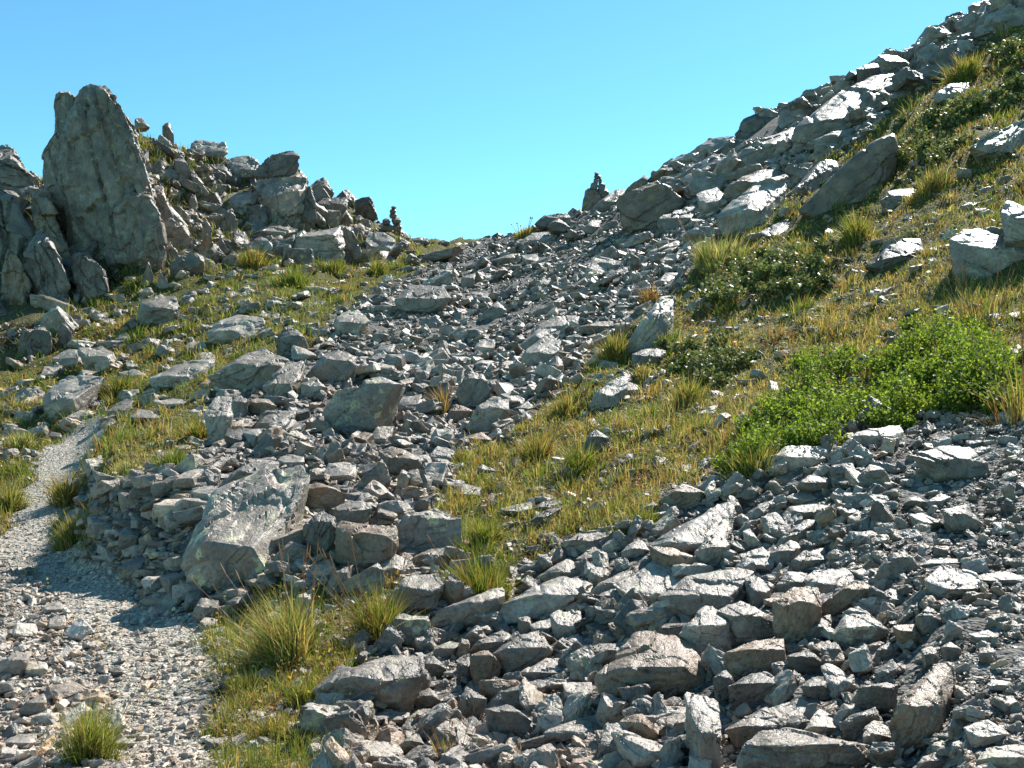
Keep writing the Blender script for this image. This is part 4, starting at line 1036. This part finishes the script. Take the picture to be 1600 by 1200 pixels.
def leaves(base, size, r, col, up=.5):
    """small folded leaves, each two triangles"""
    n = len(base)
    d = r.normal(0, 1, (n, 3)); d[:, 2] = np.abs(d[:, 2]) * up + .15; d /= np.linalg.norm(d, axis=1)[:, None]
    e = np.cross(d, r.normal(0, 1, (n, 3))); e /= np.linalg.norm(e, axis=1)[:, None]
    s = size[:, None]
    V = np.stack([base, base + d * s * .55 + e * s * .3, base + d * s, base + d * s * .55 - e * s * .3], 1)
    T = np.array([[0, 1, 2], [0, 2, 3]])
    return V.reshape(-1, 3), (T[None] + (np.arange(n) * 4)[:, None, None]).reshape(-1), np.repeat(col, 4, 0)

def herbs():
    r = np.random.default_rng(8)
    u, v, x, y, z, zn = candidates(300000, -250, 1850, 3, 34, [0], 911, 30)
    cl = n2(x, y, 2.6, 71, 3)
    k = (r.uniform(0, 1, len(u)) < np.clip(.1 + cl * 1.7 + (u > 700) * .15, 0.02, 1)) & ~on_rock(u, v)
    x, y, z, cl, u = [q[k] for q in (x, y, z, cl, u)]; m = len(x)
    h = r.uniform(0, .09, m)
    kind = n2(x, y, 1.1, 72, 2) + r.normal(0, .25, m)
    cols = np.where((kind > .35)[:, None], np.array([.50, .30, .04]), np.where((kind < -.3)[:, None], np.array([.20, .06, .03]), np.where((kind < 0)[:, None], np.array([.10, .14, .03]), np.array([.30, .25, .06]))))
    cols = cols * np.clip(r.normal(1, .25, (m, 1)), .4, 1.7)
    V, T, C = leaves(np.stack([x, y, z + h], 1), np.maximum(.022, 4.2 * y / F) * r.uniform(.6, 1.4, m), r, cols, .7)
    link('ground_cover', mesh_np('ground_cover', V, T, 3, M_HERB, {'blade': ('FLOAT_COLOR', C)}), kind='stuff')
herbs()

# ------------------------------------------------------------------ tufts that stand out
def tuft(u, v, w, h, lean, weights, n, label, stalks=0, spread=.55, stalkcol=(.32, .2, .12), name='grass_tuft', cat='grass tuft', wide=1.0, Y=None):
    r = np.random.default_rng(int(u * 7 + v))
    Y = Y or hit(u, v); s = Y / F; x0 = (u - 800) * s
    a = r.uniform(0, 6.283, n); q = np.sqrt(r.uniform(0, 1, n)) * w * s * .31 * np.clip(1 + .35 * np.sin(a * 3 + u) + .2 * np.sin(a * 5 + v), .4, 1.5)
    bx, by = q * np.cos(a), q * np.sin(a) * .8
    z0 = float(H(x0, Y)[0]); bz = H(x0 + bx, Y + by) - z0
    out = np.stack([np.cos(a), np.sin(a)], 1) * (q / (w * s * .31))[:, None]
    ln = out * spread * r.uniform(.4, 1.3, (n, 1)) + np.array([lean, -.05]) + r.normal(0, .2, (n, 2))
    ln = ln / np.maximum(1, np.linalg.norm(ln, axis=1) / .93)[:, None]
    L = h * s * (.2 + .8 * r.uniform(0, 1, n) ** .8) * np.clip(r.normal(1, .15, n), .6, 1.4)
    W = np.maximum(.0028, 1.5 * s) * r.uniform(.7, 1.3, n) * wide
    col = palette(n, weights, r, .28)
    th = r.uniform(0, 1, n) < .3                       # dead thatch at the base, bent outwards
    L = np.where(th, L * .55, L); ln[th] = ln[th] * 1.3 + out[th] * .35
    ln = ln / np.maximum(1, np.linalg.norm(ln, axis=1) / .95)[:, None]
    col[th] = palette(int(th.sum()), (0, .05, .6, .3, .25, .1), r, .3)
    V, T, C = blades(np.stack([bx, by, bz - .01], 1), L, W, ln, r, col, .25)
    o = link(name, mesh_np(name, V, T, 3, M_GRASS, {'blade': ('FLOAT_COLOR', C)}), (x0, Y, z0), label=label, cat=cat, group='grass tufts of the slope')
    for k in range(stalks):
        a = r.uniform(0, 6.283); L = h * s * r.uniform(1.15, 1.65); dx = lean + .4 * math.cos(a) + r.normal(0, .12); dy = .3 * math.sin(a)
        p0 = np.array([w * s * .22 * math.cos(a), w * s * .2 * math.sin(a), 0.]); d = np.array([dx, dy, 1.0]); d /= np.linalg.norm(d)
        rad = max(.0011, .6 * s); R = []
        for f in np.linspace(0, 1, 6): R.append((p0 + d * L * f + np.array([dx, dy, -.4]) * .12 * L * f * f, rad * (1 - .4 * f)))
        R += [(R[-1][0] + d * .012 * L * q_, rad * g) for q_, g in ((1, 1.5), (4, 1.9), (8, 1.5), (11, .5))]
        VV = []; 
        for c, rr_ in R:
            for t_ in range(4): VV.append(c + rr_ * np.array([math.cos(t_ * 1.5708), math.sin(t_ * 1.5708), 0]))
        TT = []
        for i in range(len(R) - 1):
            for t_ in range(4):
                b0, b1 = i * 4 + t_, i * 4 + (t_ + 1) % 4
                TT += [b0, b1, b1 + 4, b0, b1 + 4, b0 + 4]
        link('seed_stalk', mesh_np('seed_stalk', np.array(VV), np.array(TT), 3, M_GRASS, {'blade': ('FLOAT_COLOR', np.tile(np.array(stalkcol) * r.uniform(.8, 1.3), (len(VV), 1)))}), (0, 0, 0), parent=o)
#            u    v    w    h   lean  weights(green lime straw rust olive pale)
TUFTS = [
 (445, 1035, 128, 118, -.24, (.25, .25, .30, .08, .05, .30), 1900, 'tall wheat-coloured tuft shading the hollow under the huge lichen-mottled boulder', 14),
 (590, 1000, 90, 100, -.12, (.45, .25, .1, .2, .1, 0), 900, 'loose green and reddish tuft leaning left against the bank stones', 12),
 (752, 935, 130, 72, -.05, (.55, .35, .05, .12, .1, 0), 2200, 'dense green tuft with rusty tips above the long dark wedge', 5),
 (140, 1190, 95, 105, .08, (.3, .4, .25, .02, .1, .1), 1700, 'lone yellow-green tuft growing on the path among loose rubble', 3),
 (268, 735, 62, 36, .02, (.75, .3, .02, 0, .1, 0), 1100, 'vivid green tuft where the orange turf meets the path wall', 0),
 (1075, 635, 62, 52, .0, (.4, .35, .3, .15, 0, .1), 700, 'spiky yellow-green tuft directly below the round dark shrub', 0),
 (1120, 425, 105, 52, -.05, (.1, .25, .15, 0, .1, .8), 1500, 'feathery pale tuft at the border of scree and turf', 9),
 (1508, 125, 66, 40, -.1, (.35, .4, .25, .1, .1, 0), 1100, 'bushy golden-green tuft near the top of the slope', 0),
 (38, 702, 66, 34, .0, (.25, .2, .15, .05, .1, .5), 900, 'rounded greyish tuft on the outer side of the footpath', 4),
 (115, 850, 60, 50, -.08, (.3, .4, .25, .15, .1, .1), 1000, 'yellowing tuft on the inner bend of the footpath', 0),
 (100, 790, 46, 60, -.1, (.15, .25, .35, .3, .1, .1), 700, 'rusty straw tuft strip standing over the inner edge of the footpath', 0),
 (15, 800, 60, 46, .1, (.35, .25, .25, .05, .2, .3), 900, 'soft green and straw tuft on the outer edge of the footpath', 0),
 (308, 690, 44, 34, -.05, (.3, .35, .3, .15, .1, 0), 500, 'ochre tuft growing against the upright pale boulder', 0),
 (396, 415, 58, 34, .0, (.35, .2, .1, .25, .3, 0), 900, 'bushy reddish green tuft at the foot of the outcrop', 0),
 (462, 448, 60, 32, .0, (.8, .3, .05, 0, .1, 0), 900, 'deep green tuft in front of the long level slab', 0),
 (520, 428, 58, 24, .0, (.7, .4, .05, .1, .1, 0), 700, 'bright green tuft strip along the bottom of the long level slab', 0),
 (590, 425, 50, 22, .0, (.6, .4, .1, .1, .1, 0), 600, 'short green tuft below the squat boulder', 0),
 (185, 620, 56, 34, .0, (.5, .4, .1, .05, .2, 0), 800, 'dark green tuft growing beside the boulder at the path head', 0),
 (880, 655, 60, 44, -.1, (.25, .25, .3, .2, .1, .2), 700, 'bluish green tuft at the brink of the scree', 0),
 (905, 745, 56, 56, .0, (.6, .35, .1, .05, .1, 0), 700, 'upright fresh green tuft just below the lone dark rock', 0),
 (1180, 745, 100, 56, -.1, (.45, .4, .2, .1, .1, 0), 1500, 'wide yellow-green tuft hanging over the layered pale slab', 3),
 (760, 850, 64, 44, .0, (.5, .4, .2, .05, .1, 0), 900, 'green tuft on the mossy rim beside the log-shaped stone', 0),
 (1010, 830, 50, 34, .0, (.6, .3, .1, .05, .2, 0), 600, 'small green tuft behind the slab at the turf edge', 0),
 (820, 372, 40, 18, .1, (.1, .3, .6, .1, .1, .1), 600, 'golden grass fringe standing on the skyline of the saddle', 6),
 (1300, 205, 26, 22, .0, (.0, .0, .3, 1, 0, 0), 400, 'dry pinkish tuft in front of the broad bedrock slab', 0),
 (690, 650, 26, 50, -.15, (.05, .1, .4, .7, 0, .1), 260, 'sparse dry pinkish tuft rising from the scree', 6),
 (1015, 478, 34, 34, .0, (.0, .05, .3, .8, .1, 0), 260, 'thin reddish tuft at the scree edge by the lichen-green slab', 4),
 (1340, 385, 56, 52, -.1, (.3, .3, .2, .15, .2, 0), 900, 'dark olive tuft on the turf below the leaning fin slab', 0),
 (1590, 660, 110, 110, -.15, (.15, .2, .4, .4, .1, .1), 150, 'tall reddish stalky grass rising at the edge of the gravel', 14),
 (1530, 505, 120, 62, -.05, (.15, .15, .4, .3, .1, .2), 150, 'loose seed-headed grass in front of the big shaded-front boulder', 14),
 (425, 1150, 90, 44, -.1, (.25, .3, .5, .25, .1, .1), 800, 'low mixed green and straw tuft on the turf bank beside the path', 5),
 (385, 1085, 76, 44, -.15, (.25, .5, .3, .1, .2, .1), 900, 'mossy yellow-green tuft at the edge of the path under the wheat-coloured tuft', 0),
 (700, 1195, 90, 60, .0, (.2, .2, .4, .5, .1, 0), 420, 'thin orange tuft at the dark blue-grey block', 8),
 (475, 1100, 60, 40, -.1, (.5, .45, .1, .05, .1, 0), 700, 'fresh green tuft at the lower end of the long sunlit rib', 3),
 (835, 720, 90, 50, -.1, (.2, .3, .35, .2, .2, .1), 1100, 'olive and straw tuft hanging over the scree below the brown-faced block', 4),
 (960, 560, 60, 44, -.1, (.25, .3, .35, .15, .2, .1), 800, 'straw-tipped tuft between the scree and the dark split block', 3),
 (1455, 300, 90, 40, -.1, (.2, .25, .4, .2, .2, .1), 900, 'ochre tuft above the long low turf slab', 3),
]
for t in TUFTS: tuft(*t)

# ------------------------------------------------------------------ shrubs
def shrub(outline, lobepx, lobes, n, leafpx, colors, mat, label, name, cat, up=.6, group='low shrubs of the slope'):
    A = np.array(pts(outline)); u, v = (A[:, 0].min() + A[:, 0].max()) / 2, A[:, 1].max()
    r = np.random.default_rng(int(u * 3 + v * 5))
    Y = hit(u, v); s = Y / F; x0 = (u - 800) * s; z0 = float(H(x0, Y)[0])
    root = bpy.data.objects.new(name, None); COL.objects.link(root); root.location = (x0, Y, z0)
    root['label'] = label; root['category'] = cat; root['group'] = group
    # cushions of leafy shoots spread over the ground the shrub covers
    lb = []
    for a, b in A:                                   # straggling shoots round the rim
        a, b = a + r.normal(0, 14), b + r.normal(0, 7); yy_ = hit(a, b)
        lb.append(((a - 800) / F * yy_ - x0, yy_ - Y, lobepx * yy_ / F * r.uniform(.35, .6)))
    lobes += len(lb)
    while len(lb) < lobes:
        a, b = r.uniform(A[:, 0].min(), A[:, 0].max()), r.uniform(A[:, 1].min(), A[:, 1].max())
        if not inpoly(np.array([a]), np.array([b]), A)[0]: continue
        yy_ = hit(a, b + lobepx * .35)
        lb.append(((a - 800) / F * yy_ - x0, yy_ - Y, lobepx * yy_ / F * r.uniform(.6, 1.35)))
    pos = []; stem_v = []; stem_t = []
    per = n // lobes
    for cx, cy, rad in lb:
        gz = float(H(x0 + cx, Y + cy)[0]) - z0
        nshoot = max(8, per // 22)
        d = r.normal(0, 1, (nshoot, 3)); d[:, 2] = np.abs(d[:, 2]) + .15; d /= np.linalg.norm(d, axis=1)[:, None]
        tips = d * rad * r.uniform(.55, 1.18, (nshoot, 1)) * np.array([1.25, 1.1, 1.35]) + np.array([cx, cy, gz + rad * .25])
        foot = np.stack([cx + d[:, 0] * rad * .4, cy + d[:, 1] * rad * .4, np.full(nshoot, gz - .03)], 1)
        for a, b in zip(foot, tips):
            f = r.uniform(.35, 1.03, 22)[:, None]
            pos.append(a + (b - a) * f + r.normal(0, leafpx * s * .55, (22, 3)))
            q = len(stem_v); sd = np.array([.0025 + .3 * s, 0, 0])
            stem_v += [a - sd, a + sd, b, a - sd[[1, 0, 2]], a + sd[[1, 0, 2]]]
            stem_t += [q, q + 1, q + 2, q + 3, q + 4, q + 2]
    pos = np.concatenate(pos); m = len(pos)
    cs = np.array(colors); col = cs[r.integers(0, len(cs), m)] * np.clip(r.normal(1, .22, (m, 1)), .5, 1.6)
    V, T, C = leaves(pos, leafpx * s * r.uniform(.7, 1.35, m), r, col, up)
    link('foliage', mesh_np('foliage', V, T, 3, mat, {'blade': ('FLOAT_COLOR', C)}), parent=root)
    if len(stem_v): link('branches', mesh_np('branches', np.array(stem_v), np.array(stem_t), 3, M_STEM), parent=root, kind='stuff')
BIL = [(.11, .17, .022), (.155, .225, .028), (.23, .29, .042), (.08, .125, .018)]
RHO = [(.10, .14, .04), (.14, .18, .055), (.20, .22, .075), (.07, .10, .03), (.18, .14, .06)]
shrub("1135,738 1160,690 1215,645 1265,592 1330,555 1400,550 1450,528 1540,535 1600,570 1600,640 1540,648 1440,650 1380,668 1300,688 1235,700 1180,732", 33, 80, 86000, 6.6, BIL, M_LEAF, 'big bright green leafy bush spreading above the gravel', 'bilberry_bush', 'bush', .9)
shrub("1045,585 1060,545 1110,522 1155,530 1165,570 1130,598 1080,600", 20, 16, 7000, 6.5, RHO, M_GLOSS, 'round dark shrub with glossy leaves standing alone in the turf', 'alpenrose_shrub', 'shrub')
shrub("1090,470 1120,440 1170,415 1195,412 1190,455 1130,485", 17, 13, 5500, 6.5, RHO, M_GLOSS, 'dark glossy shrub just below the feathery pale tuft', 'alpenrose_shrub', 'shrub')
shrub("1200,460 1200,412 1240,405 1300,408 1295,440 1250,470", 18, 14, 6000, 6.5, RHO, M_GLOSS, 'dark glossy shrub on the uphill side of its twin below the fin slab', 'alpenrose_shrub', 'shrub')
shrub("1395,265 1405,240 1450,228 1490,240 1475,262 1420,276", 16, 11, 4200, 6, RHO, M_GLOSS, 'dark glossy shrub growing against the leaning fin slab', 'alpenrose_shrub', 'shrub')
shrub("1400,208 1440,185 1500,166 1540,170 1510,192 1440,212", 12, 14, 3600, 5.5, RHO, M_GLOSS, 'sparse dark shrub under the white-topped slope rock', 'alpenrose_shrub', 'shrub')
shrub("1550,100 1570,78 1620,66 1630,100 1580,112", 14, 8, 2600, 5.5, RHO, M_GLOSS, 'dark shrub highest on the slope beside the golden-green tuft', 'alpenrose_shrub', 'shrub')
shrub("1540,165 1580,132 1630,122 1630,160 1570,172", 13, 9, 2600, 5.5, RHO, M_GLOSS, 'dark shrub below the highest shrub at the upper turf', 'alpenrose_shrub', 'shrub')
shrub("1320,372 1335,345 1355,340 1352,375", 12, 5, 1500, 5.5, RHO, M_GLOSS, 'small dark shrub in the turf below the leaning fin slab', 'alpenrose_shrub', 'shrub')
HEA = [(.045, .052, .022), (.09, .083, .037), (.12, .067, .037)]
shrub("115,450 150,430 190,432 180,450", 11, 8, 1300, 4.5, HEA, M_GLOSS, 'dull brownish shrub in the shade in front of the spire', 'heath_shrub', 'shrub')
shrub("-20,550 20,520 60,530 40,552", 11, 8, 1300, 4.5, HEA, M_GLOSS, 'dull brownish shrub in the shadow beside the cracked shaded rock', 'heath_shrub', 'shrub')

# ------------------------------------------------------------------ light, sky, camera
S = Vector((math.sin(SUN_AZ) * math.cos(SUN_EL), math.cos(SUN_AZ) * math.cos(SUN_EL), math.sin(SUN_EL)))
sd = bpy.data.lights.new('sun', 'SUN'); sd.energy = 5.0; sd.angle = math.radians(.5); sd.color = (1, .965, .9)
so = bpy.data.objects.new('sun', sd); COL.objects.link(so); so.rotation_euler = (-S).to_track_quat('-Z', 'Y').to_euler(); so.location = S * 50

w = bpy.data.worlds.new('World'); scene.world = w; w.use_nodes = True
t = w.node_tree; t.nodes.clear()
sky = t.nodes.new('ShaderNodeTexSky'); sky.sky_type = 'NISHITA'; sky.sun_disc = False
sky.sun_elevation = SUN_EL; sky.sun_rotation = SUN_AZ; sky.altitude = 2200; sky.air_density = 1.0; sky.dust_density = .6; sky.ozone_density = 1.0
bg = t.nodes.new('ShaderNodeBackground'); bg.inputs[1].default_value = .096
hsv = t.nodes.new('ShaderNodeMix'); hsv.data_type = 'RGBA'; hsv.blend_type = 'MULTIPLY'; hsv.inputs[0].default_value = 1.0; hsv.inputs[7].default_value = (.58, 1.08, 1.06, 1)
t.links.new(sky.outputs[0], hsv.inputs[6]); t.links.new(hsv.outputs[2], bg.inputs[0])
o = t.nodes.new('ShaderNodeOutputWorld'); t.links.new(bg.outputs[0], o.inputs[0])

cd = bpy.data.cameras.new('camera'); cd.sensor_width = 36; cd.lens = 36 * F / 1600; cd.clip_end = 500; cd.clip_start = .05
co = bpy.data.objects.new('camera', cd); COL.objects.link(co); co.rotation_euler = (math.radians(90), 0, 0)
scene.camera = co
scene.view_settings.view_transform = 'Standard'; scene.view_settings.look = 'None'; scene.view_settings.exposure = 1.12; scene.view_settings.gamma = 1
scene.cycles.max_bounces = 6; scene.cycles.diffuse_bounces = 2
